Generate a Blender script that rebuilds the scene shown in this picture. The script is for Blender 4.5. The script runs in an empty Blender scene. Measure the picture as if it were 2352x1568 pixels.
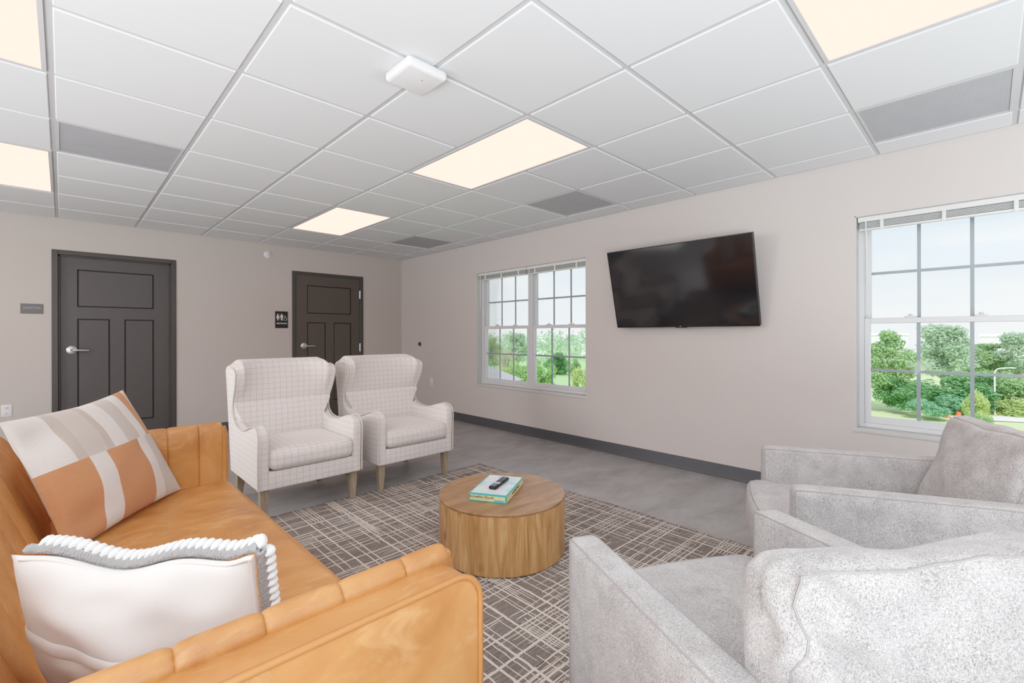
import bpy, bmesh, math, random
from mathutils import Vector, Matrix, noise
PI = math.pi
R = math.radians
C = bpy.context.scene.collection
rnd = random.Random(7)

# ------------------------------------------------------------------ helpers
def lin(r, g, b):
    f = lambda c: (c/255/12.92) if c/255 <= .04045 else ((c/255+.055)/1.055)**2.4
    return (f(r), f(g), f(b), 1.0)

class NT:
    """tiny node-tree builder"""
    def __init__(self, name):
        self.m = bpy.data.materials.new(name); self.m.use_nodes = True
        self.t = self.m.node_tree; self.t.nodes.clear()
        self.out = self.t.nodes.new('ShaderNodeOutputMaterial')
    def n(self, kind, props=None, **inp):
        nd = self.t.nodes.new(kind)
        for k, v in (props or {}).items(): setattr(nd, k, v)
        for k, v in inp.items():
            self.set(nd, k, v)
        return nd
    def set(self, nd, k, v):
        key = int(k[1:]) if (k[0] == 'i' and k[1:].isdigit()) else k.replace('_', ' ')
        s = nd.inputs[key]
        if isinstance(v, bpy.types.NodeSocket): self.t.links.new(v, s)
        else:
            if hasattr(s.default_value, '__len__') and not hasattr(v, '__len__'): v = [v]*len(s.default_value)
            s.default_value = v
    def math(self, op, a, b=0.0, c=0.0, clamp=False):
        nd = self.n('ShaderNodeMath', {'operation': op, 'use_clamp': clamp}, i0=a, i1=b, i2=c); return nd.outputs[0]
    def mix(self, f, a, b, mode='MIX'):
        nd = self.n('ShaderNodeMix', {'data_type': 'RGBA', 'blend_type': mode}); 
        self.set(nd, 'i0', f); self.set(nd, 'i6', a); self.set(nd, 'i7', b); return nd.outputs[2]
    def ramp(self, f, *stops):
        nd = self.n('ShaderNodeValToRGB', None, i0=f); cr = nd.color_ramp
        while len(cr.elements) < len(stops): cr.elements.new(.5)
        for e, (p, c) in zip(cr.elements, stops):
            e.position = p; e.color = c if hasattr(c, '__len__') else (c, c, c, 1)
        return nd.outputs[0]
    def obj(self): return self.n('ShaderNodeTexCoord').outputs['Object']
    def map(self, v, scale=(1, 1, 1), loc=(0, 0, 0), rot=(0, 0, 0)):
        return self.n('ShaderNodeMapping', None, Vector=v, Scale=scale, Location=loc, Rotation=rot).outputs[0]
    def noise(self, v, scale, detail=4, rough=.5, dist=0):
        return self.n('ShaderNodeTexNoise', None, Vector=v, Scale=scale, Detail=detail, Roughness=rough, Distortion=dist).outputs['Fac']
    def bump(self, h, strength=.3, dist=.01):
        return self.n('ShaderNodeBump', None, Height=h, Strength=strength, Distance=dist).outputs[0]
    def bsdf(self, color, rough=.6, normal=None, **kw):
        nd = self.n('ShaderNodeBsdfPrincipled', None, Base_Color=color, Roughness=rough)
        if normal is not None: self.set(nd, 'Normal', normal)
        for k, v in kw.items(): self.set(nd, k, v)
        self.t.links.new(nd.outputs[0], self.out.inputs[0]); return nd
    def sep(self, v):
        o = self.n('ShaderNodeSeparateXYZ', None, i0=v).outputs; return o[0], o[1], o[2]
    def comb(self, x, y, z): return self.n('ShaderNodeCombineXYZ', None, i0=x, i1=y, i2=z).outputs[0]
    def white(self, v, dim='1D'):
        nd = self.n('ShaderNodeTexWhiteNoise', {'noise_dimensions': dim})
        self.set(nd, 'W' if dim == '1D' else 'Vector', v); return nd.outputs[0]

def plain(name, col, rough=.5, metal=0.0, **kw):
    t = NT(name)
    v = t.noise(t.obj(), 9, 3)
    c = t.mix(t.math('MULTIPLY', v, .12), col, (col[0]*.7, col[1]*.7, col[2]*.7, 1))
    t.bsdf(c, rough, None, Metallic=metal, **kw)
    return t.m

def new_obj(name, me, mat=None, parent=None):
    o = bpy.data.objects.new(name, me); C.objects.link(o)
    if mat is not None and me is not None:
        for m in (mat if isinstance(mat, (list, tuple)) else [mat]): me.materials.append(m)
    if parent is not None: o.parent = parent
    return o

def fin(name, bm, mat, parent=None, smooth=35, recalc=True):
    if recalc: bmesh.ops.recalc_face_normals(bm, faces=bm.faces)
    me = bpy.data.meshes.new(name); bm.to_mesh(me); bm.free()
    if smooth:
        me.shade_smooth()
        if smooth < 180: me.set_sharp_from_angle(angle=R(smooth))
    o = new_obj(name, me, mat, parent)
    if parent is not None: # geometry is given in world space: keep it there
        o.matrix_parent_inverse = Matrix.Identity(4)
        inv = world_of(parent).inverted()
        me.transform(inv)
    return o

def world_of(o):
    m = Matrix.LocRotScale(o.location, o.rotation_euler, o.scale)
    return world_of(o.parent) @ m if o.parent else m

def tag(o, label=None, cat=None, group=None, kind=None):
    if label: o['label'] = label
    if cat: o['category'] = cat
    if group: o['group'] = group
    if kind: o['kind'] = kind
    return o
def thing(name, label, cat, loc=(0, 0, 0), rz=0, group=None):
    o = bpy.data.objects.new(name, None); C.objects.link(o)
    o.location = loc; o.rotation_euler = (0, 0, rz); o.empty_display_size = .1
    return tag(o, label, cat, group)
def struct(o): o['kind'] = 'structure'; return o
def dup(root, loc, rz=0, scale=1.0, label=None, group=None):
    r = root.copy(); C.objects.link(r); r.location = loc; r.rotation_euler = (0, 0, rz); r.scale = (scale,)*3
    if label: r['label'] = label
    if group: r['group'] = group
    def kids(a, b):
        for ch in list(a.children):
            c = ch.copy(); C.objects.link(c); c.parent = b; kids(ch, c)
    kids(root, r)
    return r

def xf(bm, verts, M):
    bmesh.ops.transform(bm, matrix=M, verts=verts); return verts
def add_box(bm, lo, hi, bev=0.0, seg=2, M=None):
    lo = Vector(lo); hi = Vector(hi); c = (lo+hi)/2; s = hi-lo
    g = bmesh.ops.create_cube(bm, size=1, matrix=Matrix.Translation(c) @ Matrix.Diagonal((*s, 1)))
    vs = g['verts']
    if bev > 0:
        es = list({e for v in vs for e in v.link_edges})
        g = bmesh.ops.bevel(bm, geom=es, offset=bev, segments=seg, profile=.5, affect='EDGES', clamp_overlap=True)
        vs = list({v for f in g['faces'] for v in f.verts} | {v for v in vs if v.is_valid})
    if M is not None: xf(bm, vs, M)
    return vs
def cushion_pt(p, half, r, crown=(0, 0, 0), fn=None):
    hx, hy, hz = half
    P = Vector((p[0]*hx, p[1]*hy, p[2]*hz))
    q = Vector((max(-hx+r, min(hx-r, P.x)), max(-hy+r, min(hy-r, P.y)), max(-hz+r, min(hz-r, P.z))))
    d = P-q
    o = q + d.normalized()*r if d.length > 1e-9 else P
    wx = 1-p[0]**2; wy = 1-p[1]**2; wz = 1-p[2]**2
    o = o + Vector((crown[0]*p[0]*wy*wz, crown[1]*p[1]*wx*wz, crown[2]*p[2]*wx*wy))
    return fn(Vector(p), o) if fn else o
def add_cushion(bm, half, r, crown=(0, 0, 0), n=10, M=None, fn=None):
    """rounded, crowned box made of six welded grids"""
    vs = []; cache = {}
    def vert(p):
        key = tuple(round(c, 5) for c in p)
        if key in cache: return cache[key]
        v = bm.verts.new(cushion_pt(p, half, r, crown, fn)); cache[key] = v; vs.append(v); return v
    # denser samples near the rim
    T = []
    for i in range(n+1):
        a = -1+2*i/n; T.append(math.sin(a*PI/2)*.45 + a*.55)
    for ax in range(3):
        for s in (-1, 1):
            for i in range(n):
                for j in range(n):
                    q = []
                    for (a, b) in ((i, j), (i+1, j), (i+1, j+1), (i, j+1)):
                        p = [0, 0, 0]; p[ax] = s; p[(ax+1) % 3] = T[a]; p[(ax+2) % 3] = T[b]; q.append(vert(p))
                    if len(set(q)) == 4: bm.faces.new(q if s > 0 else q[::-1])
    if M is not None: xf(bm, vs, M)
    return vs
def add_prism(bm, prof, axis, a, b, bev=0.0, seg=2):
    """extrude a closed 2D profile along an axis"""
    def P(u, v, w):
        return {'x': (w, u, v), 'y': (u, w, v), 'z': (u, v, w)}[axis]
    va = [bm.verts.new(P(u, v, a)) for u, v in prof]; vb = [bm.verts.new(P(u, v, b)) for u, v in prof]
    n = len(prof); fs = [bm.faces.new(va), bm.faces.new(vb[::-1])]
    for i in range(n): fs.append(bm.faces.new((va[i], vb[i], vb[(i+1) % n], va[(i+1) % n])))
    bmesh.ops.recalc_face_normals(bm, faces=fs)
    if bev > 0:
        es = [e for f in fs[:2] for e in f.edges]
        bmesh.ops.bevel(bm, geom=es, offset=bev, segments=seg, profile=.5, affect='EDGES', clamp_overlap=True)
def add_tube(bm, pts, r, n=8, closed=False, taper=None):
    pts = [Vector(p) for p in pts]; rings = []; N = len(pts)
    up = None
    for i, p in enumerate(pts):
        if closed: t = pts[(i+1) % N]-pts[i-1]
        else: t = pts[min(i+1, N-1)]-pts[max(i-1, 0)]
        t = t.normalized() if t.length > 1e-9 else Vector((0, 0, 1))
        if up is None:
            up = Vector((0, 0, 1)) if abs(t.z) < .9 else Vector((1, 0, 0))
        a = (up-t*up.dot(t)); a = a.normalized() if a.length > 1e-6 else t.orthogonal().normalized()
        up = a; b = t.cross(a)
        rr = r if taper is None else taper(i/(N-1))*r
        rings.append([bm.verts.new(p+(a*math.cos(2*PI*k/n)+b*math.sin(2*PI*k/n))*rr) for k in range(n)])
    M = N if closed else N-1
    for i in range(M):
        A = rings[i]; B = rings[(i+1) % N]
        for k in range(n): bm.faces.new((A[k], A[(k+1) % n], B[(k+1) % n], B[k]))
    if not closed:
        bm.faces.new(rings[0][::-1]); bm.faces.new(rings[-1])
def add_lathe(bm, prof, n=48, M=None, cap=True):
    rings = []; vs = []
    for (r, z) in prof:
        ring = [bm.verts.new((r*math.cos(2*PI*k/n), r*math.sin(2*PI*k/n), z)) for k in range(n)]; rings.append(ring); vs += ring
    for A, B in zip(rings, rings[1:]):
        for k in range(n): bm.faces.new((A[k], A[(k+1) % n], B[(k+1) % n], B[k]))
    if cap: bm.faces.new(rings[0][::-1]); bm.faces.new(rings[-1])
    if M is not None: xf(bm, vs, M)
def catmull(pts, k=6, closed=False):
    out = []; n = len(pts); g = lambda i: Vector(pts[i % n] if closed else pts[max(0, min(n-1, i))])
    for i in range(n if closed else n-1):
        p0, p1, p2, p3 = g(i-1), g(i), g(i+1), g(i+2)
        for j in range(k):
            t = j/k
            out.append(.5*((2*p1)+(p2-p0)*t+(2*p0-5*p1+4*p2-p3)*t*t+(3*p1-p0-3*p2+p3)*t**3))
    if not closed: out.append(Vector(pts[-1]))
    return out
def grid_mesh(bm, rows):
    """rows of Vector -> quads"""
    V = [[bm.verts.new(p) for p in row] for row in rows]
    for A, B in zip(V, V[1:]):
        for k in range(len(A)-1): bm.faces.new((A[k], A[k+1], B[k+1], B[k]))
    return V
def text_mesh(s, size, align='CENTER', shear=0.0, bold=0.0, extrude=.0004):
    cu = bpy.data.curves.new('t', 'FONT'); cu.body = s; cu.size = size; cu.align_x = align; cu.align_y = 'CENTER'
    cu.shear = shear; cu.offset = bold; cu.extrude = extrude; cu.resolution_u = 3
    o = bpy.data.objects.new('t', cu); C.objects.link(o)
    bpy.context.view_layer.update()
    me = bpy.data.meshes.new_from_object(o.evaluated_get(bpy.context.evaluated_depsgraph_get()))
    bpy.data.objects.remove(o); bpy.data.curves.remove(cu)
    return me
def put_text(name, s, size, M, mat, parent, **kw):
    me = text_mesh(s, size, **kw); me.transform(world_of(parent).inverted() @ M); me.materials.clear()
    return new_obj(name, me, mat, parent)
def basis(o, x, y, z):
    x, y, z = Vector(x).normalized(), Vector(y).normalized(), Vector(z).normalized()
    return Matrix(((x.x, y.x, z.x, o[0]), (x.y, y.y, z.y, o[1]), (x.z, y.z, z.z, o[2]), (0, 0, 0, 1)))

# ------------------------------------------------------------------ dimensions
T = .6096                       # ceiling module
H = 2.35                        # ceiling height
XR, YB, XL, YF = 3.91, 5.40, -3.30, -4.60      # right (TV) wall, back wall, left wall, front wall
CAM = Vector((.0362, -1.1155, 1.1748)); YAW = R(44.17)

# ------------------------------------------------------------------ materials
def wall_mat(name, col):
    t = NT(name); o = t.obj()
    weave = t.math('ADD', t.noise(t.map(o, (60, 60, 9)), 6, 2), t.noise(t.map(o, (9, 9, 60)), 6, 2))
    c = t.mix(t.noise(o, 2.2, 3), col, tuple(x*.955 for x in col[:3])+(1,))
    c = t.mix(t.math('MULTIPLY', weave, .05), c, (.2, .19, .18, 1))
    t.bsdf(c, .75); return t.m
M_wall = wall_mat('warm_grey_wallcovering', lin(203, 194, 187)); M_wallr = wall_mat('wallcovering_lit_copy', lin(215, 207, 202)); M_wallf = wall_mat('wallcovering_darkened', lin(112, 106, 102))  # right wall lightened to carry its light; unseen front wall darkened to cut bounce
M_reveal = wall_mat('reveal_window_lit', lin(212, 211, 208))  # window light put into the colour: cooler and lighter than the wall
def ceil_mat():
    t = NT('ceiling_tile'); o = t.obj()
    sp = t.noise(o, 260, 2); c = t.mix(t.math('MULTIPLY', sp, .10), lin(226, 227, 228), lin(180, 180, 182))
    t.bsdf(c, .9); return t.m
M_tile = ceil_mat()
M_grid = plain('ceiling_grid_metal', lin(200, 200, 201), .5)
M_void = plain('ceiling_void', lin(150, 150, 152), .9)
M_trimwhite = plain('white_trim', lin(226, 226, 226), .4)
def emis(name, col, s):
    t = NT(name); e = t.n('ShaderNodeEmission', None, Color=col, Strength=s)
    t.t.links.new(e.outputs[0], t.out.inputs[0]); return t.m
PANEL = 1.0
M_panel = emis('light_diffuser', (1.3, .68, .54, 1), PANEL)
def vent_mat():
    t = NT('perforated_vent'); o = t.obj()
    x, y, z = t.sep(t.map(o, (170, 170, 170)))
    fx = t.math('SUBTRACT', t.math('FRACT', x), .5); fy = t.math('SUBTRACT', t.math('FRACT', y), .5)
    d = t.math('SQRT', t.math('ADD', t.math('MULTIPLY', fx, fx), t.math('MULTIPLY', fy, fy)))
    hole = t.math('LESS_THAN', d, .33)
    blur = t.noise(t.map(o, (4, 7, 4)), 1.5, 2)
    c = t.mix(hole, t.mix(blur, lin(196, 197, 200), lin(176, 177, 181)), lin(146, 147, 151))
    t.bsdf(c, .6); return t.m
M_vent = vent_mat()
def floor_mat():
    t = NT('vinyl_plank_floor'); o = t.obj()
    v = t.map(o, (1, 1, 1), rot=(0, 0, 0))
    br = t.n('ShaderNodeTexBrick', {'offset': .37, 'offset_frequency': 2}, Vector=v, Color1=(0, 0, 0, 1), Color2=(1, 1, 1, 1), Mortar=(.5, .5, .5, 1), Scale=1.0, Mortar_Size=.0012, Brick_Width=.92, Row_Height=.46, Bias=0.0)
    tone = br.outputs['Color']
    cl = t.noise(t.map(o, (1.3, 2.6, 1)), 2.2, 6, .62, .6)
    st = t.noise(t.map(o, (3, 22, 1)), 3, 4, .6)
    a = t.ramp(cl, (.30, lin(138, 135, 133)), (.52, lin(162, 161, 160)), (.72, lin(180, 180, 180)))
    a = t.mix(t.math('MULTIPLY', st, .28), a, lin(112, 107, 104))
    a = t.mix(t.math('MULTIPLY', tone, .20), a, lin(178, 175, 172))
    a = t.mix(t.math('MULTIPLY', br.outputs['Fac'], .45), a, lin(104, 100, 98))
    nd = t.bsdf(a, t.math('MULTIPLY_ADD', st, .16, .30), t.bump(st, .05, .002)); return t.m
M_floor = floor_mat()
M_base = plain('rubber_baseboard', lin(84, 85, 88), .45)
def rug_mat():
    t = NT('rug_pile'); o = t.obj()
    st = t.noise(t.map(o, (9, 110, 1)), 1.2, 3, .7); big = t.noise(o, 5, 3); fz = t.noise(o, 260, 2)
    c = t.ramp(st, (.32, lin(92, 84, 79)), (.5, lin(128, 119, 112)), (.70, lin(166, 157, 149)))
    c = t.mix(t.math('MULTIPLY', big, .35), c, lin(152, 144, 137))
    c = t.mix(t.math('MULTIPLY', fz, .35), c, lin(80, 72, 68))
    t.bsdf(c, .95, t.bump(t.math('ADD', fz, st), .5, .004)); return t.m
def rugline_mat():
    t = NT('rug_cream_line'); o = t.obj(); fz = t.noise(o, 190, 2)
    t.bsdf(t.mix(t.math('MULTIPLY', fz, .5), lin(226, 216, 204), lin(178, 166, 154)), .95, t.bump(fz, .5, .004)); return t.m
M_rugline = rugline_mat()
M_rug = rug_mat()
def leather_mat():
    t = NT('tan_leather'); o = t.obj()
    b = t.noise(o, 4.5, 6, .6, .8); s = t.noise(t.map(o, (2.2, 6, 3)), 3.2, 5, .65, 1.5)
    c = t.ramp(b, (.25, lin(168, 105, 58)), (.5, lin(193, 130, 74)), (.72, lin(207, 148, 92)))
    c = t.mix(t.ramp(s, (.52, 0.0), (.75, .65)), c, lin(220, 168, 116))
    g = t.n('ShaderNodeTexVoronoi', {'feature': 'DISTANCE_TO_EDGE'}, Vector=o, Scale=420.0).outputs['Distance']
    wr = t.noise(t.map(o, (1, 1, 2)), 16, 4, .6, .5)
    h = t.math('ADD', t.math('MULTIPLY', g, .25), wr)
    t.bsdf(c, t.math('MULTIPLY_ADD', s, .22, .30), t.bump(h, .22, .004)); return t.m
M_leather = leather_mat()
M_stitch = plain('leather_piping', lin(186, 122, 68), .4)
def tweed_mat():
    t = NT('heather_grey_fabric'); o = t.obj()
    a = t.noise(t.map(o, (170, 170, 60)), 3.2, 3, .75); a2 = t.noise(t.map(o, (60, 170, 170)), 3.0, 3, .75)
    b = t.noise(o, 16, 5, .65)
    m = t.math('ADD', t.math('MULTIPLY', t.math('ADD', a, a2), .42), t.math('MULTIPLY', b, .16))
    c = t.ramp(m, (.39, lin(112, 107, 105)), (.47, lin(164, 159, 157)), (.53, lin(190, 186, 184)), (.61, lin(216, 213, 211)))
    t.bsdf(c, .9, t.bump(t.math('ADD', a, a2), .35, .003), Sheen_Weight=.25); return t.m
M_tweed = tweed_mat()
M_tweedseam = plain('grey_seam', lin(160, 155, 153), .9)
def plaid_mat():
    t = NT('windowpane_check_fabric'); tc = t.n('ShaderNodeTexCoord'); o = tc.outputs['Object']; nn = tc.outputs['Normal']
    x, y, z = t.sep(o); nx, ny, nz = t.sep(nn)
    fine = t.noise(o, 420, 2)
    def ln(u, k, ofs, nrm):
        w = t.math('ADD', u, t.math('MULTIPLY', t.math('SUBTRACT', t.noise(o, 40, 2), .5), .006))
        fr = t.math('FRACT', t.math('MULTIPLY_ADD', w, k, ofs))
        hit = t.math('LESS_THAN', t.math('ABSOLUTE', t.math('SUBTRACT', fr, .5)), .055)
        fr2 = t.math('FRACT', t.math('MULTIPLY_ADD', w, k, ofs+.5))
        brk = t.math('LESS_THAN', t.math('ABSOLUTE', nrm), .75)
        return t.math('MULTIPLY', hit, brk)
    f = t.math('MAXIMUM', t.math('MAXIMUM', ln(x, 24, .1, nx), ln(z, 26, .2, nz)), ln(y, 25, .3, ny))
    f = t.math('MULTIPLY', f, t.math('MULTIPLY_ADD', t.noise(o, 90, 2), .9, .05))
    c = t.mix(t.math('MULTIPLY', fine, .3), lin(238, 231, 227), lin(218, 210, 205))
    c = t.mix(f, c, lin(194, 185, 178))
    t.bsdf(c, .92, t.bump(fine, .2, .002), Sheen_Weight=.2); return t.m
M_plaid = plaid_mat()
M_ivory = plain('ivory_piping', lin(222, 214, 208), .85)
M_legwood = None
def wood_mat(name, top=False, cols=None):
    t = NT(name); o = t.obj()
    if top: v = t.map(o, (1.6, 9, 1), rot=(0, 0, R(-38)))
    else:
        x, y, z = t.sep(o); ang = t.math('ARCTAN2', y, x)
        v = t.comb(t.math('MULTIPLY', t.math('COSINE', ang), 4.4), t.math('MULTIPLY', t.math('SINE', ang), 4.4), t.math('MULTIPLY', z, 1.1))
    g = t.noise(v, 2.3, 8, .62, .9)
    w = t.noise(t.map(v, (6, 6, 1.2)) if not top else t.map(v, (1, 5, 1)), 3.2, 4, .6, .3)
    c = t.ramp(g, (.28, cols[0]), (.45, cols[1]), (.58, cols[2]), (.74, cols[3]))
    c = t.mix(t.math('MULTIPLY', w, .38), c, cols[0])
    vo = t.n('ShaderNodeTexVoronoi', None, Vector=(t.map(o, (7, 7, 4.2)) if not top else t.map(o, (3, 3, 3))), Scale=1.0, Randomness=1.0).outputs['Distance']
    k = t.ramp(vo, (.02, 1.0), (.16, 0.0))
    c = t.mix(t.math('MULTIPLY', k, .7), c, lin(120, 78, 44))
    t.bsdf(c, .34, t.bump(g, .05, .002)); return t.m
M_drumside = wood_mat('oak_drum_side', False, [lin(154, 106, 64), lin(194, 144, 94), lin(216, 168, 116), lin(238, 204, 158)])
M_drumtop = wood_mat('oak_drum_top', True, [lin(132, 94, 64), lin(160, 120, 84), lin(178, 138, 100), lin(190, 154, 116)])
def legw():
    t = NT('weathered_leg_wood'); o = t.obj(); g = t.noise(t.map(o, (30, 30, 4)), 2, 4, .6)
    t.bsdf(t.ramp(g, (.3, lin(138, 122, 102)), (.7, lin(178, 162, 140))), .55); return t.m
M_legwood = legw()
def door_mat(name, col):
    t = NT(name); o = t.obj(); g = t.noise(t.map(o, (40, 40, 3)), 2, 4, .6)
    t.bsdf(t.mix(t.math('MULTIPLY', g, .35), col, tuple(c*.7 for c in col[:3])+(1,)), .42, t.bump(g, .05, .001)); return t.m
M_door = door_mat('dark_bronze_door', lin(86, 83, 82))
M_door2 = door_mat('dark_brown_door', lin(92, 85, 78))
M_frame = plain('dark_bronze_frame', lin(76, 72, 69), .4)
M_groove = plain('door_groove', lin(40, 37, 35), .6)
M_nickel = plain('satin_nickel', lin(205, 205, 206), .28, .85)
M_vinyl = plain('white_vinyl', lin(224, 225, 226), .35)
M_muntin = plain('grey_muntin', lin(176, 184, 190), .4)
M_weather = plain('dark_weatherstrip', lin(92, 96, 100), .7)
M_blind = plain('white_blind', lin(228, 228, 226), .4)
M_blindslat = plain('blind_slats', lin(206, 208, 208), .45)
def glass_mat():
    t = NT('window_glass')
    tr = t.n('ShaderNodeBsdfTransparent', None, Color=(.97, .985, .98, 1)); gl = t.n('ShaderNodeBsdfGlossy', None, Color=(1, 1, 1, 1), Roughness=.02)
    f = t.n('ShaderNodeFresnel', None, IOR=1.35).outputs[0]
    mx = t.n('ShaderNodeMixShader', None, i0=t.math('MULTIPLY', f, .6), i1=tr.outputs[0], i2=gl.outputs[0])
    t.t.links.new(mx.outputs[0], t.out.inputs[0]); return t.m
M_glass = glass_mat()
M_tvblack = plain('tv_bezel', lin(20, 20, 22), .35)
def screen_mat():
    t = NT('tv_screen'); n = t.noise(t.obj(), 6, 2)
    t.bsdf(t.mix(n, (.010, .010, .012, 1), (.013, .013, .016, 1)), .09, None, Specular_IOR_Level=.75); return t.m
M_screen = screen_mat()
M_plastic = plain('white_plastic', lin(232, 230, 230), .4)
M_slot = plain('dark_slot', lin(60, 58, 56), .6)
M_black = plain('black_plastic', lin(26, 26, 28), .4)
M_signgrey = plain('grey_sign', lin(104, 102, 104), .45)
M_signblack = plain('black_sign', lin(28, 27, 28), .4)
M_signtext = plain('sign_lettering', lin(225, 225, 222), .5)
M_signtextgrey = plain('sign_lettering_grey', lin(176, 174, 174), .5)

# ------------------------------------------------------------------ room shell
bm = bmesh.new(); add_box(bm, (XL, YF, -.12), (XR, YB, 0)); struct(fin('floor', bm, M_floor, smooth=0))

LIGHTS = [(3, 1), (3, 5), (3, -3), (-1, 1), (-1, 5)]           # cell (i, j..j+2): 2 x 4 ft troffers
VENTS = [(0, 4), (5, 2), (5, 6), (5, -2)]
skip = {(i, j+k) for i, j in LIGHTS for k in (0, 1)} | set(VENTS)
bm = bmesh.new()
for i in range(-6, 7):
    for j in range(-8, 9):
        if (i, j) in skip: continue
        x0, x1, y0, y1 = i*T+.012, (i+1)*T-.012, j*T+.012, (j+1)*T-.012
        x0 = max(x0, XL+.02); x1 = min(x1, XR-.02); y0 = max(y0, YF+.02); y1 = min(y1, YB-.02)
        if x1-x0 < .02 or y1-y0 < .02: continue
        add_box(bm, (x0, y0, H), (x1, y1, H+.03), .0035, 1)
ceil = struct(fin('ceiling', bm, M_tile, smooth=0))
bm = bmesh.new()
for i in range(-6, 8):
    x = i*T
    if XL < x < XR: add_box(bm, (x-.0125, YF, H+.007), (x+.0125, YB, H+.04))
for j in range(-8, 10):
    y = j*T
    if YF < y < YB: add_box(bm, (XL, y-.0125, H+.0072), (XR, y+.0125, H+.039))
for lo, hi in (((XR-.022, YF, H+.004), (XR, YB, H+.04)), ((XL, YB-.022, H+.004), (XR, YB, H+.04)), ((XL, YF, H+.004), (XL+.022, YB, H+.04)), ((XL, YF, H+.004), (XR, YF+.022, H+.04))):
    add_box(bm, lo, hi)
g = fin('ceiling_grid', bm, M_grid, ceil, smooth=0); struct(g)
bm = bmesh.new(); add_box(bm, (XL-.15, YF-.15, H+.13), (XR+.20, YB+.2, H+.25)); g = fin('ceiling_deck', bm, M_void, ceil, smooth=0); struct(g)

def wall_with_holes(name, axis, at, thick, u0, u1, z0, z1, holes, mat):
    """axis 'x': wall plane x = at, u runs along y"""
    us = sorted({u0, u1, *[h for q in holes for h in q[:2]]}); zs = sorted({z0, z1, *[h for q in holes for h in q[2:]]})
    bm = bmesh.new()
    for a, b in zip(us, us[1:]):
        for c, d in zip(zs, zs[1:]):
            if any(q[0] <= a and b <= q[1] and q[2] <= c and d <= q[3] for q in holes): continue
            lo, hi = ((at, a, c), (at+thick, b, d)) if axis == 'x' else ((a, at, c), (b, at+thick, d))
            lo2 = tuple(min(p, q) for p, q in zip(lo, hi)); hi2 = tuple(max(p, q) for p, q in zip(lo, hi)); add_box(bm, lo2, hi2)
    bmesh.ops.remove_doubles(bm, verts=bm.verts, dist=1e-5)
    return struct(fin(name, bm, mat, smooth=0))
WIN = [(1.776, 3.532), (-2.238, -.482)]; WZ0, WZ1 = .525, 1.972
wall_with_holes('wall_right', 'x', XR, .20, YF-.15, YB+.2, -.12, H+.13, [(a, b, WZ0, WZ1) for a, b in WIN], M_wallr)
DOORS = [(-.041, .975, 2.034), (2.247, 3.259, 2.034)]
wall_with_holes('wall_back', 'y', YB, .20, XL-.15, XR, -.12, H+.13, [(a, b, -.12, z) for a, b, z in DOORS], M_wall)
wall_with_holes('wall_left', 'x', XL, -.15, YF-.15, YB, -.12, H+.13, [], M_wall)
wall_with_holes('wall_front', 'y', YF, -.15, XL, XR, -.12, H+.13, [], M_wallf)

bm = bmesh.new()
prof = [(XR, 0), (XR, .108), (XR-.004, .108), (XR-.006, .10), (XR-.006, .02), (XR-.010, .008), (XR-.018, 0)]
add_prism(bm, [(u, v) for u, v in prof], 'y', YF, YB)
struct(fin('baseboard_right', bm, M_base, smooth=30))
bm = bmesh.new()
for a, b in ((XL, -.041), (.975, 2.247), (3.259, XR)):
    add_prism(bm, [(YB, 0), (YB, .108), (YB-.004, .108), (YB-.006, .10), (YB-.006, .02), (YB-.010, .008), (YB-.018, 0)], 'x', a, b)
struct(fin('baseboard_back', bm, M_base, smooth=30))

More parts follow.
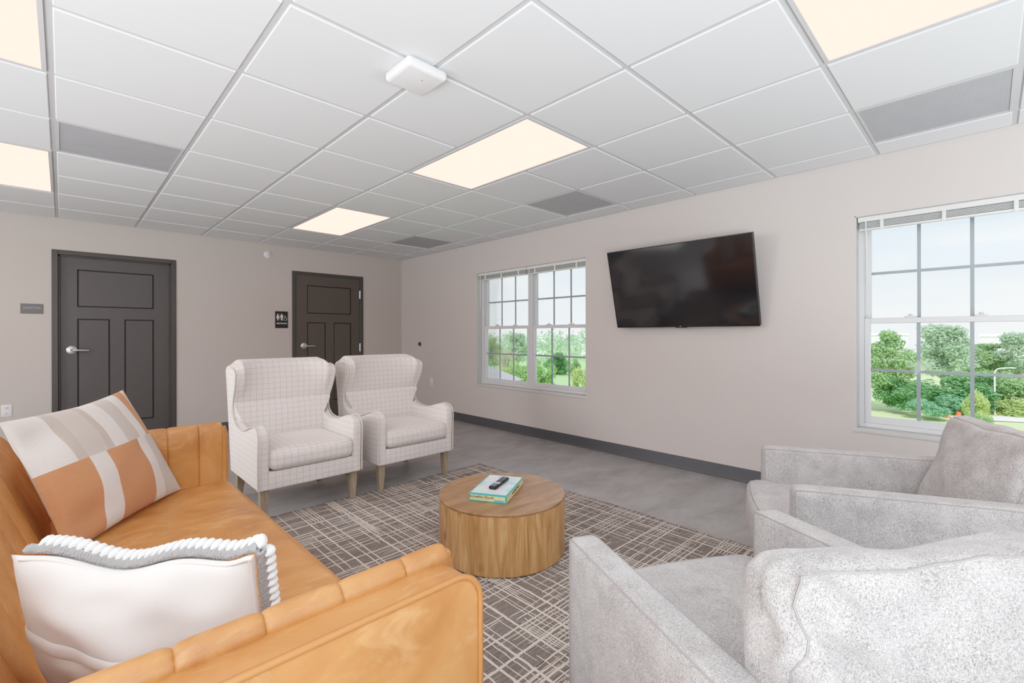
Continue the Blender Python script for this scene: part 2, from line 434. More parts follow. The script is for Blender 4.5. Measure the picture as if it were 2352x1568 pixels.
# ------------------------------------------------------------------ doors
def door(idx, x0, x1, zt, leaf_y, mat, hinges, label):
    root = bpy.data.objects.new('door_%d' % idx, None); C.objects.link(root); root.location = ((x0+x1)/2, YB, 0); struct(root); root['label'] = label
    f = .046
    bm = bmesh.new()   # pressed steel frame with a stop
    for lo, hi in (((x0, YB-.012, 0), (x0+f, YB+.12, zt)), ((x1-f, YB-.012, 0), (x1, YB+.12, zt)), ((x0+f, YB-.012, zt-f), (x1-f, YB+.12, zt))):
        add_box(bm, lo, hi, .003, 1)
    if leaf_y > YB+.02:
        for lo, hi in (((x0+f, YB+.02, 0), (x0+f+.013, leaf_y, zt-f)), ((x1-f-.013, YB+.02, 0), (x1-f, leaf_y, zt-f)), ((x0+f, YB+.02, zt-f-.013), (x1-f, leaf_y, zt-f))): add_box(bm, lo, hi)
    fin('door_frame', bm, M_frame, root, smooth=0)
    g = .004 if leaf_y < YB+.02 else .0
    lx0, lx1, lz0, lz1 = x0+f+g, x1-f-g, .008, zt-f-g
    bm = bmesh.new()
    W = lx1-lx0
    if idx == 1: px0, px1, ma, mb = .146, .777, .403, .521
    else: px0, px1, ma, mb = 2.446, 3.075, 2.702, 2.818
    panels = [(px0, px1, 1.466, 1.855), (px0, ma, .24, 1.345), (mb, px1, .24, 1.345)]
    us = sorted({lx0, lx1, *[v for p in panels for v in p[:2]]}); zs = sorted({lz0, lz1, *[v for p in panels for v in p[2:]]})
    for a, b in zip(us, us[1:]):
        for c, d in zip(zs, zs[1:]):
            if any(p[0] <= a and b <= p[1] and p[2] <= c and d <= p[3] for p in panels): continue
            add_box(bm, (a, leaf_y, c), (b, leaf_y+.044, d))
    bmesh.ops.remove_doubles(bm, verts=bm.verts, dist=1e-5)
    for p in panels: add_box(bm, (p[0]+.010, leaf_y+.007, p[2]+.010), (p[1]-.010, leaf_y+.036, p[3]-.010), .004, 1)
    leaf = fin('door_leaf', bm, mat, root, smooth=0)
    bm = bmesh.new()
    for p in panels: add_box(bm, (p[0], leaf_y+.014, p[2]), (p[1], leaf_y+.03, p[3]))
    fin('panel_groove', bm, M_groove, leaf, smooth=0)
    hx = .105 if idx == 1 else 2.40
    h = bpy.data.objects.new('door_handle', None); C.objects.link(h); h.parent = root; h.location = Vector((hx, leaf_y, 1.022))-root.location
    bm = bmesh.new(); add_lathe(bm, [(.012, -.006), (.040, -.006), (.043, .002), (.042, .010), (.030, .016), (.018, .018), (.018, .05), (.012, .05)], 32, basis((hx, leaf_y, 1.022), (1, 0, 0), (0, 0, 1), (0, -1, 0)))
    fin('rosette', bm, M_nickel, h, smooth=40)
    bm = bmesh.new(); add_tube(bm, [(hx, leaf_y-.035, 1.022), (hx, leaf_y-.058, 1.022), (hx+.02, leaf_y-.066, 1.022), (hx+.06, leaf_y-.064, 1.021), (hx+.10, leaf_y-.060, 1.019), (hx+.128, leaf_y-.056, 1.017)], .011, 10)
    fin('lever', bm, M_nickel, h, smooth=60)
    if hinges:
        for z in (1.765, .985, .22):
            bm = bmesh.new()
            add_box(bm, (x1-f-.016, leaf_y-.003, z-.057), (x1-f+.014, leaf_y+.002, z+.057), .001, 1)
            add_tube(bm, [(x1-f-.001, leaf_y-.008, z-.06), (x1-f-.001, leaf_y-.008, z+.06)], .0075, 10)
            fin('hinge', bm, M_nickel, root, smooth=40)
    return root
door(1, *DOORS[0], YB+.045, M_door, False, 'dark three-panel door beside the grey sign, left of the white armchairs')
door(2, *DOORS[1], YB+.0, M_door2, True, 'dark brown three-panel door beside the black restroom sign')

# ------------------------------------------------------------------ windows and blinds
def window(idx, y0, y1, label):
    root = bpy.data.objects.new('window_%d' % idx, None); C.objects.link(root); root.location = (XR+.1, (y0+y1)/2, WZ0); struct(root); root['label'] = label
    X0 = XR+.085
    # painted drywall return around the opening
    bm = bmesh.new(); e = .006
    for lo, hi in (((XR+.001, y0, WZ0), (XR+.19, y0+e, WZ1)), ((XR+.001, y1-e, WZ0), (XR+.19, y1, WZ1)), ((XR+.001, y0, WZ1-e), (XR+.19, y1, WZ1)), ((XR+.001, y0, WZ0), (XR+.19, y1, WZ0+e))): add_box(bm, lo, hi)
    fin('window_reveal', bm, M_reveal, root, smooth=0)
    bm = bmesh.new(); add_box(bm, (XR-.006, y0-.012, WZ0-.020), (X0, y1+.012, WZ0+.008), .004, 2)
    fin('window_sill', bm, M_reveal, root, smooth=30)
    ym = (y0+y1)/2; zmid = 1.262
    for u0, u1 in ((ym+.002, y1-e), (y0+e, ym-.002)):
        j = .030; bm = bmesh.new()
        for lo, hi in (((X0, u0, WZ0+.008), (X0+.085, u0+j, WZ1-e)), ((X0, u1-j, WZ0+.008), (X0+.085, u1, WZ1-e)), ((X0, u0+j, WZ1-e-j), (X0+.085, u1-j, WZ1-e)), ((X0, u0+j, WZ0+.008), (X0+.085, u1-j, WZ0+.036))): add_box(bm, lo, hi, .002, 1)
        fr = fin('window_frame', bm, M_vinyl, root, smooth=0)
        for (zb, zt, xs, rb, rt) in ((WZ0+.036, zmid+.018, X0+.014, .046, .036), (zmid-.018, WZ1-e-j, X0+.050, .036, .040)):
            s = .034; sx0, sx1 = xs, xs+.030; a0, a1 = u0+j, u1-j; bm = bmesh.new()
            for lo, hi in (((sx0, a0, zb), (sx1, a0+s, zt)), ((sx0, a1-s, zb), (sx1, a1, zt)), ((sx0, a0+s, zt-rt), (sx1, a1-s, zt)), ((sx0, a0+s, zb), (sx1, a1-s, zb+rb))): add_box(bm, lo, hi, .003, 1)
            sash = fin('sash', bm, M_vinyl, root, smooth=0)
            g0, g1, h0, h1 = a0+s, a1-s, zb+rb, zt-rt; xm = (sx0+sx1)/2
            bm = bmesh.new(); add_box(bm, (xm-.002, g0-.004, h0-.004), (xm+.002, g1+.004, h1+.004)); fin('pane', bm, M_glass, sash, smooth=0)
            bm = bmesh.new(); w = .0095
            for k in (1, 2):
                y = g0+(g1-g0)*k/3; add_box(bm, (xm+.003, y-w, h0), (xm+.010, y+w, h1))
            z = (h0+h1)/2; add_box(bm, (xm+.0032, g0, z-w), (xm+.0098, g1, z+w))
            fin('muntin', bm, M_muntin, sash, smooth=0)
            if zb < 1:
                bm = bmesh.new()
                add_box(bm, (sx0+.002, a0-.0025, zb), (sx0+.02, a0, zt)); add_box(bm, (sx0+.002, a1, zb), (sx0+.02, a1+.0025, zt))
                fin('weatherstrip', bm, M_weather, sash, smooth=0)
                for q in (.28, .72):
                    y = g0+(g1-g0)*q; bm = bmesh.new()
                    add_box(bm, (sx0-.004, y-.030, zt-.002), (sx0+.03, y+.030, zt+.010), .004, 2)
                    add_lathe(bm, [(.010, 0), (.012, .006), (.009, .012), (.003, .014)], 12, Matrix.Translation((sx0+.012, y, zt+.010)))
                    fin('sash_lock', bm, M_vinyl, sash, smooth=40)
    return root
window(1, *WIN[0], 'white twin double-hung window between the far corner and the television')
window(2, *WIN[1], 'white twin double-hung window behind the far grey armchair')

def blind(y0, y1, label):
    """mini blind pulled all the way up under the window head"""
    root = thing('window_blind', label, 'blind', (XR+.045, (y0+y1)/2, WZ1-.006), 0, 'raised blinds in the windows')
    x0, x1 = XR+.022, XR+.062; zt = WZ1-.007
    bm = bmesh.new(); add_box(bm, (x0, y0, zt-.034), (x1, y1, zt), .003, 1); fin('headrail', bm, M_blind, root, smooth=0)
    bm = bmesh.new()
    for k in range(7): add_box(bm, (x0+.006+(k % 2)*.002, y0+.012, zt-.044-.005*k), (x1-.006+(k % 2)*.002, y1-.012, zt-.0415-.005*k))
    fin('slats', bm, M_blindslat, root, smooth=0)
    bm = bmesh.new(); add_box(bm, (x0+.004, y0+.010, zt-.092), (x1-.004, y1-.010, zt-.078), .004, 2); fin('bottom_rail', bm, M_blind, root, smooth=30)
    for q in (.15, .5, .85):
        y = y0+(y1-y0)*q; bm = bmesh.new(); add_box(bm, (x0-.001, y-.010, zt-.096), (x0+.008, y+.010, zt-.030), .003, 2)
        fin('ladder_clip', bm, M_blind, root, smooth=30)
    for y in (y1-.045,):
        bm = bmesh.new(); add_tube(bm, [(x0-.004, y, zt-.03), (x0-.006, y-.004, zt-.25), (x0-.010, y-.006, zt-.47)], .0042, 8); fin('tilt_wand', bm, M_blind, root, smooth=60)
a, b = WIN[0]; m = (a+b)/2
blind(m+.004, b-.012, 'white mini blind raised over the left half of the window beside the far corner')
blind(a+.012, m-.004, 'white mini blind raised over the half of the far window nearest the television')
a, b = WIN[1]; m = (a+b)/2
blind(m+.004, b-.012, 'white mini blind raised at the head of the window above the far grey armchair')

# ------------------------------------------------------------------ ceiling fittings
def ceiling_light(i, j, label):
    x0, x1, y0, y1 = i*T+.0125, (i+1)*T-.0125, j*T+.0125, (j+2)*T-.0125
    root = thing('ceiling_light', label, 'ceiling light', ((x0+x1)/2, (y0+y1)/2, H), 0, 'flat panel lights in the ceiling grid')
    f = .016; bm = bmesh.new()
    for lo, hi in (((x0, y0, H-.001), (x0+f, y1, H+.04)), ((x1-f, y0, H-.001), (x1, y1, H+.04)), ((x0+f, y0, H-.001), (x1-f, y0+f, H+.04)), ((x0+f, y1-f, H-.001), (x1-f, y1, H+.04))): add_box(bm, lo, hi)
    fin('frame', bm, M_grid, root, smooth=0)
    bm = bmesh.new(); add_box(bm, (x0+f, y0+f, H+.004), (x1-f, y1-f, H+.012)); fin('diffuser', bm, M_panel, root, smooth=0)
LB = ['large lit ceiling panel in the middle of the ceiling', 'lit ceiling panel nearest the brown restroom door', 'lit ceiling panel above the grey armchairs, cut by the top right corner',
      'lit ceiling panel at the top left corner of the photo', 'lit ceiling panel at the left edge, above the grey janitor sign']
for (i, j), l in zip(LIGHTS, LB): ceiling_light(i, j, l)
def ceiling_vent(i, j, label):
    x0, x1, y0, y1 = i*T+.0125, (i+1)*T-.0125, j*T+.0125, (j+1)*T-.0125
    root = thing('ceiling_vent', label, 'vent', ((x0+x1)/2, (y0+y1)/2, H), 0, 'grey perforated vents in the ceiling grid')
    f = .012; bm = bmesh.new()
    for lo, hi in (((x0, y0, H+.002), (x0+f, y1, H+.03)), ((x1-f, y0, H+.002), (x1, y1, H+.03)), ((x0+f, y0, H+.002), (x1-f, y0+f, H+.03)), ((x0+f, y1-f, H+.002), (x1-f, y1, H+.03))): add_box(bm, lo, hi)
    fin('vent_frame', bm, M_grid, root, smooth=0)
    bm = bmesh.new(); add_box(bm, (x0+f, y0+f, H+.005), (x1-f, y1-f, H+.009)); fin('perforated_face', bm, M_vent, root, smooth=0)
VB = ['grey perforated ceiling vent above the left dark door', 'grey perforated ceiling vent above the far window and beside the middle light', 'grey perforated ceiling vent nearest the far corner of the room',
      'grey perforated ceiling vent above the window at the right edge']
for (i, j), l in zip(VENTS, VB): ceiling_vent(i, j, l)

ap = thing('access_point', 'white square wireless access point hanging under the ceiling grid', 'access point', (1.167, .657, H))
bm = bmesh.new(); add_box(bm, (1.066, .556, H-.052), (1.268, .758, H-.006), .018, 4); add_box(bm, (1.09, .58, H-.01), (1.245, .735, H))
fin('housing', bm, M_plastic, ap, smooth=40)
bm = bmesh.new(); add_lathe(bm, [(.0, 0), (.0025, 0), (.0025, .0008), (0.0005, .0008)], 12, Matrix.Translation((1.18, .63, H-.0528))); fin('status_light', bm, M_slot, ap)

# ------------------------------------------------------------------ wall fittings
def outlet(loc, nrm, label):
    o = Vector(loc); nrm = Vector(nrm); xa = Vector((0, 0, 1)).cross(nrm)
    B = basis(o, xa, (0, 0, 1), nrm)
    root = thing('wall_outlet', label, 'outlet', loc)
    bm = bmesh.new(); add_box(bm, (-.036, -.058, 0), (.036, .058, .006), .003, 2, B); fin('cover_plate', bm, M_plastic, root, smooth=30)
    for s in (-1, 1):
        bm = bmesh.new(); add_box(bm, (-.017, s*.026-.016, .004), (.017, s*.026+.016, .0085), .003, 2, B); rc = fin('receptacle', bm, M_plastic, root, smooth=30)
        bm = bmesh.new()
        for dx in (-.007, .007): add_box(bm, (dx-.0014, s*.026-.002, .008), (dx+.0014, s*.026+.008, .0092), 0, 1, B)
        add_lathe(bm, [(.0001, .008), (.003, .008), (.003, .0092), (.0001, .0092)], 10, B @ Matrix.Translation((0, s*.026-.008, 0)))
        fin('slot', bm, M_slot, rc, smooth=0)
outlet((-.347, YB, .457), (0, -1, 0), 'white wall outlet left of the dark door behind the sofa')
outlet((XR, 4.561, .48), (-1, 0, 0), 'white wall outlet low on the right wall between the far corner and window')
bump_ = thing('door_bumper', 'small dark round bumper on the wall between far corner and window', 'door stop', (XR, 4.862, 1.03))
bm = bmesh.new(); add_lathe(bm, [(.001, 0), (.030, 0), (.030, .012), (.024, .022), (.016, .022), (.012, .016), (.001, .016)], 28, basis((XR, 4.862, 1.03), (0, 1, 0), (0, 0, 1), (-1, 0, 0)))
fin('rubber_cup', bm, plain('brown_rubber', lin(84, 74, 66), .5), bump_, smooth=40)
det = thing('smoke_detector', 'small round white detector on the wall above and between the dark doors', 'detector', (1.945, YB, 2.215))
Bd = basis((1.945, YB, 2.215), (1, 0, 0), (0, 0, 1), (0, -1, 0))
bm = bmesh.new(); add_lathe(bm, [(.001, 0), (.044, 0), (.044, .006), (.038, .012), (.026, .014), (.001, .014)], 32, Bd); fin('escutcheon', bm, M_plastic, det, smooth=40)
bm = bmesh.new(); add_lathe(bm, [(.001, .012), (.018, .012), (.017, .03), (.010, .036), (.001, .036)], 24, Bd); fin('sensor_head', bm, M_plastic, det, smooth=40)

sg = thing('door_sign', 'grey metal JANITOR sign on the wall left of the door', 'sign', (-.178, YB, 1.434))
bm = bmesh.new(); add_box(bm, (-.255, YB-.008, 1.386), (-.101, YB, 1.482), .001, 1); fin('sign_plate', bm, M_signgrey, sg, smooth=0)
put_text('lettering', 'JANITOR', .030, basis((-.176, YB-.0085, 1.442), (1, 0, 0), (0, 0, 1), (0, -1, 0)), M_signtextgrey, sg)
sg = thing('restroom_sign', 'black RESTROOM sign with white pictograms beside the brown door', 'sign', (2.114, YB, 1.374))
bm = bmesh.new(); add_box(bm, (2.036, YB-.008, 1.264), (2.193, YB, 1.484), .001, 1); fin('sign_plate', bm, M_signblack, sg, smooth=0)
put_text('lettering', 'RESTROOM', .0245, basis((2.114, YB-.0085, 1.324), (1, 0, 0), (0, 0, 1), (0, -1, 0)), M_signtext, sg, bold=.0006)
Bs = basis((2.114, YB-.0088, 1.40), (1, 0, 0), (0, 0, 1), (0, -1, 0))
def disc(bm, cx, cy, r, n=20):
    bm.faces.new([bm.verts.new((cx+r*math.cos(2*PI*k/n), cy+r*math.sin(2*PI*k/n), 0)) for k in range(n)])
def poly(bm, pts): bm.faces.new([bm.verts.new((x, y, 0)) for x, y in pts])
def pict(name, build):
    bm = bmesh.new(); build(bm)
    g = bmesh.ops.extrude_face_region(bm, geom=list(bm.faces)); 
    bmesh.ops.translate(bm, vec=(0, 0, .0006), verts=[v for v in g['geom'] if isinstance(v, bmesh.types.BMVert)])
    bmesh.ops.transform(bm, matrix=Bs, verts=bm.verts); fin(name, bm, M_signtext, sg, smooth=0)
def woman(bm):
    c = -.047; disc(bm, c, .042, .0085)
    poly(bm, [(c-.009, .032), (c+.009, .032), (c+.020, -.002), (c+.015, -.004), (c+.008, .016), (c+.015, -.012), (c+.007, -.012), (c+.007, -.037), (c+.0008, -.037), (c+.0008, -.012), (c-.0008, -.012), (c-.0008, -.037), (c-.007, -.037), (c-.007, -.012), (c-.015, -.012), (c-.008, .016), (c-.015, -.004), (c-.020, -.002)])
def man(bm):
    c = .002; disc(bm, c, .042, .0085)
    poly(bm, [(c-.014, .032), (c+.014, .032), (c+.018, .027), (c+.018, -.002), (c+.0135, -.002), (c+.0125, .020), (c+.010, .020), (c+.009, -.037), (c+.0012, -.037), (c+.0008, -.003), (c-.0008, -.003), (c-.0012, -.037), (c-.009, -.037), (c-.010, .020), (c-.0125, .020), (c-.0135, -.002), (c-.018, -.002), (c-.018, .027)])
def chairp(bm):
    c = .046; disc(bm, c-.006, .020, .0065)
    n = 22
    for k in range(n):   # wheel arc
        a0 = R(120+k*250/n); a1 = R(120+(k+1)*250/n); r0, r1 = .0150, .0195
        poly(bm, [(c-.001+r0*math.cos(a0), -.018+r0*math.sin(a0)), (c-.001+r1*math.cos(a0), -.018+r1*math.sin(a0)), (c-.001+r1*math.cos(a1), -.018+r1*math.sin(a1)), (c-.001+r0*math.cos(a1), -.018+r0*math.sin(a1))])
    poly(bm, [(c-.009, .012), (c-.003, .012), (c-.002, -.001), (c+.010, -.001), (c+.018, -.018), (c+.024, -.015), (c+.022, -.010), (c+.019, -.011), (c+.013, .004), (c-.008, .004)])
def bar(bm): poly(bm, [(-.0235, -.036), (-.0215, -.036), (-.0215, .046), (-.0235, .046)])
pict('woman_symbol', woman); pict('man_symbol', man); pict('wheelchair_symbol', chairp); pict('divider_line', bar)

# ------------------------------------------------------------------ television
tvw, tvh = 1.236, .708
tc = Vector((3.733, .710, 1.577)); tilt, yaw = R(14.8), R(-1.56)
wd = Vector((math.sin(yaw), math.cos(yaw), 0)); nn = Vector((-math.cos(yaw), math.sin(yaw), 0))
upv = Vector((0, 0, 1))*math.cos(tilt)+nn*math.sin(tilt); fnr = (-wd).cross(upv)
Bt = basis(tc, -wd, upv, fnr)     # local x to the viewer's right, y up, z out of the screen
tv = thing('television', 'black wall-mounted flat television tilted down, between the two windows', 'television', (XR, .71, 1.577))
bm = bmesh.new(); add_box(bm, (-tvw/2, -tvh/2, -.045), (tvw/2, tvh/2, -.002), .003, 1, Bt)
b = .007
for lo, hi in (((-tvw/2, -tvh/2, -.01), (-tvw/2+b, tvh/2, .002)), ((tvw/2-b, -tvh/2, -.01), (tvw/2, tvh/2, .002)), ((-tvw/2, tvh/2-b, -.01), (tvw/2, tvh/2, .002)), ((-tvw/2, -tvh/2, -.01), (tvw/2, -tvh/2+b*1.5, .002))): add_box(bm, lo, hi, 0, 1, Bt)
body = fin('bezel', bm, M_tvblack, tv, smooth=0)
bm = bmesh.new(); add_box(bm, (-tvw/2+b, -tvh/2+b*1.5, -.004), (tvw/2-b, tvh/2-b, 0), 0, 1, Bt); fin('screen', bm, M_screen, tv, smooth=0)
bm = bmesh.new(); add_box(bm, (-.05, -tvh/2-.007, -.02), (.05, -tvh/2+.006, .0015), .002, 1, Bt); sn = fin('sensor_bar', bm, M_tvblack, tv, smooth=0)
bm = bmesh.new(); add_box(bm, (-.011, -tvh/2+.003, .001), (.004, -tvh/2+.0065, .0028), 0, 1, Bt); fin('badge', bm, M_signtext, sn, smooth=0)
bm = bmesh.new(); add_box(bm, (-.25, -.20, -.075), (.25, .20, -.045), .004, 1, Bt)
add_box(bm, (XR-.02, .45, 1.42), (XR, .97, 1.72)); add_box(bm, (3.80, .62, 1.52), (XR-.01, .80, 1.62))
fin('wall_mount', bm, M_black, tv, smooth=0)

# ------------------------------------------------------------------ rug
RX0, RX1, RY0, RY1 = .30, 2.735, -.98, 2.085
bm = bmesh.new(); n = 90
prof = []
def rim(a, b, k, s):    # slightly uneven edges
    return [(a[0]+(b[0]-a[0])*i/k+s[0]*rnd.uniform(-.004, .004), a[1]+(b[1]-a[1])*i/k+s[1]*rnd.uniform(-.004, .004)) for i in range(k)]
prof += rim((RX0, RY0), (RX1, RY0), 60, (0, 1)) + rim((RX1, RY0), (RX1, RY1), 70, (1, 0)) + rim((RX1, RY1), (RX0, RY1), 60, (0, 1)) + rim((RX0, RY1), (RX0, RY0), 70, (1, 0))
add_prism(bm, prof, 'z', .0, .011)
for fc_ in bm.faces: fc_.material_index = 0
def rug_line(ax, c, a, b, w, z):
    """one tufted cream line: wavers in place and in width"""
    L = b-a; k = max(4, int(L/.016)); sd = rnd.uniform(0, 99); prev = None
    for i in range(k+1):
        t = a+L*i/k
        cc = c+.007*noise.noise(Vector((t*2.2, sd, 0)))+.0022*noise.noise(Vector((t*22, sd, 3)))+.0012*rnd.uniform(-1, 1)
        ww = w*(1+.35*noise.noise(Vector((t*30, sd, 7))))*(.45+.55*min(1, 4*min(i, k-i)/k+.2))
        P = [(t, cc-ww/2), (t, cc+ww/2)] if ax == 'x' else [(cc-ww/2, t), (cc+ww/2, t)]
        cur = [bm.verts.new((min(max(x, RX0+.004), RX1-.004), min(max(y, RY0+.004), RY1-.004), z)) for x, y in P]
        if prev:
            f = bm.faces.new((prev[0], cur[0], cur[1], prev[1])); f.material_index = 1
            if f.normal.z < 0: pass
        prev = cur
for ax, (p0, p1), (q0, q1) in (('x', (RY0, RY1), (RX0, RX1)), ('y', (RX0, RX1), (RY0, RY1))):
    c = p0+.03; zz = .0116 if ax == 'x' else .0119
    while c < p1-.02:
        # a strong line, broken once or twice
        a = q0
        while a < q1:
            L = rnd.uniform(.7, 2.2); rug_line(ax, c+rnd.uniform(-.006, .006), a, min(q1, a+L), rnd.uniform(.0075, .0125), zz); a += L+(rnd.uniform(.02, .25) if rnd.random() < .5 else -.05)
        step = rnd.choice((.055, .075, .095, .12, .15))
        # short companions in bundles
        a = q0+rnd.uniform(0, .2)
        while a < q1:
            L = rnd.uniform(.12, .55); nb = rnd.choice((0, 1, 1, 2, 2, 3, 4))
            for k in range(nb):
                cc = c+.012+(step-.02)*(k+rnd.uniform(.3, .8))/max(1, nb)
                if cc < p1: rug_line(ax, cc, max(q0, a+rnd.uniform(-.06, .06)), min(q1, a+L+rnd.uniform(-.06, .06)), rnd.uniform(.0032, .0075), zz+rnd.uniform(0, .0002))
            a += L+rnd.uniform(-.04, .12)
        c += step
tag(fin('area_rug', bm, [M_rug, M_rugline], smooth=0), 'taupe area rug with cream crosshatch lines under the wooden drum table', 'rug')

# ------------------------------------------------------------------ drum coffee table
DX, DY, DR, DH = 1.765, .745, .342, .305
tb = thing('coffee_table', 'round wooden drum coffee table standing on the rug', 'coffee table', (DX, DY, .011))
Mt = Matrix.Translation((DX, DY, .011))
bm = bmesh.new(); add_lathe(bm, [(DR-.012, 0), (DR-.002, .006), (DR, .012), (DR, DH-.014)], 96, Mt); fin('drum_side', bm, M_drumside, tb, smooth=40)
bm = bmesh.new(); add_lathe(bm, [(DR-.001, DH-.014), (DR, DH-.012), (DR, DH-.003), (DR-.003, DH)], 96, Mt); fin('table_top', bm, M_drumtop, tb, smooth=40)
ZT = .011+DH

# game box and remote control
A = Vector((1.637, .596, ZT)); Bq = Vector((1.544, .761, ZT)); Cq = Vector((1.931, .721, ZT))
ex = (A-Bq); ex.z = 0; ex.normalize(); ey = Vector((-ex.y, ex.x, 0)); bl, bw, bh = .325, .205, .040
Bb = basis(Bq, ex, ey, (0, 0, 1))        # origin far-left corner of the lettered end; x along that end, y along the box
def cover_mat():
    t = NT('game_box_cover'); o = t.obj(); n1 = t.noise(o, 9, 3, .6, .6); n2 = t.noise(t.map(o, loc=(3, 1, 2)), 14, 2)
    c = t.ramp(n1, (.30, lin(150, 214, 214)), (.45, lin(206, 232, 238)), (.58, lin(236, 238, 244)), (.72, lin(240, 205, 212)))
    c = t.mix(t.ramp(n2, (.55, 0.0), (.68, .5)), c, lin(196, 226, 190)); t.bsdf(c, .25); return t.m
M_teal = plain('teal_card', lin(72, 186, 178), .35); M_cover = cover_mat()
M_cream = NT('printed_cream'); M_cream.bsdf(M_cream.ramp(M_cream.noise(M_cream.obj(), 22, 3, .5, .5), (.35, lin(236, 190, 160)), (.5, lin(240, 226, 170)), (.65, lin(226, 224, 150))), .35); M_cream = M_cream.m
bx = thing('game_box', 'teal word game box lying on the drum table', 'box', tuple(A), 0)
bm = bmesh.new(); add_box(bm, (0, 0, 0), (bw, bl, bh), .0015, 1, Bb); fin('lid', bm, M_teal, bx, smooth=0)
bm = bmesh.new(); add_box(bm, (.008, .010, bh-.001), (bw-.006, bl-.008, bh+.0004), 0, 1, Bb); fin('cover_print', bm, M_cover, bx, smooth=0)
bm = bmesh.new(); add_box(bm, (.007, -.0005, .006), (bw-.008, .001, bh-.007), 0, 1, Bb); pn = fin('end_print', bm, M_cream, bx, smooth=0)
bm = bmesh.new(); add_box(bm, (bw-.001, .006, .005), (bw+.0005, bl-.006, bh-.006), 0, 1, Bb); ps = fin('side_print', bm, M_cream, bx, smooth=0)
M_ink = plain('dark_ink', lin(74, 92, 72), .5)
put_text('lettering', 'Incredible Words', .0185, Bb @ basis((.070, -.0008, .024), (1, 0, 0), (0, 0, 1), (0, -1, 0)), M_ink, pn, shear=.2, bold=.0003)
put_text('lettering', 'Incredible Words', .0185, Bb @ basis((bw+.0008, .165, .022), (0, 1, 0), (0, 0, 1), (1, 0, 0)), M_ink, ps, shear=.2, bold=.0003)
bm = bmesh.new(); add_tube(bm, [Bb @ Vector((.010+.11*k/12, -.0008, .0135+.003*math.sin(k/12*2*PI+2.6))) for k in range(13)], .0009, 6); fin('swash', bm, M_teal, pn)
bm = bmesh.new(); add_box(bm, (bw-.066, -.0009, .004), (bw-.012, .0002, .016), .0005, 1, Bb); fin('wave_print', bm, plain('aqua_ink', lin(104, 200, 210), .4), pn, smooth=0)
rc = thing('remote_control', 'black remote control lying on the game box', 'remote control', tuple(Bb @ Vector((.1, .16, bh))), 0)
ra = R(2); Br = Bb @ Matrix.Translation((.112, .165, bh+.0005)) @ Matrix.Rotation(ra-R(8), 4, 'Z')
bm = bmesh.new(); add_box(bm, (-.0215, -.092, .0), (.0215, .092, .017), .007, 3, Br); fin('remote_body', bm, M_black, rc, smooth=40)
bm = bmesh.new(); add_box(bm, (-.016, -.083, .0165), (.016, -.045, .0182), .0008, 1, Br); fin('touch_pad', bm, plain('blue_grey_pad', lin(92, 106, 122), .25), rc, smooth=0)
bm = bmesh.new(); add_box(bm, (-.0185, -.040, .0165), (.0185, -.012, .0180), .0008, 1, Br); fin('silver_panel', bm, plain('silver_panel', lin(196, 186, 190), .3), rc, smooth=0)
for r_ in range(5):
    for c_ in range(3):
        bm = bmesh.new(); x = -.0115+.0115*c_; y = .004+.016*r_; add_box(bm, (x-.004, y-.005, .0165), (x+.004, y+.005, .0188), .0012, 1, Br); fin('button', bm, plain('grey_button', lin(120, 124, 130), .5) if (r_+c_) == 0 else bpy.data.materials['grey_button'], rc, smooth=0)

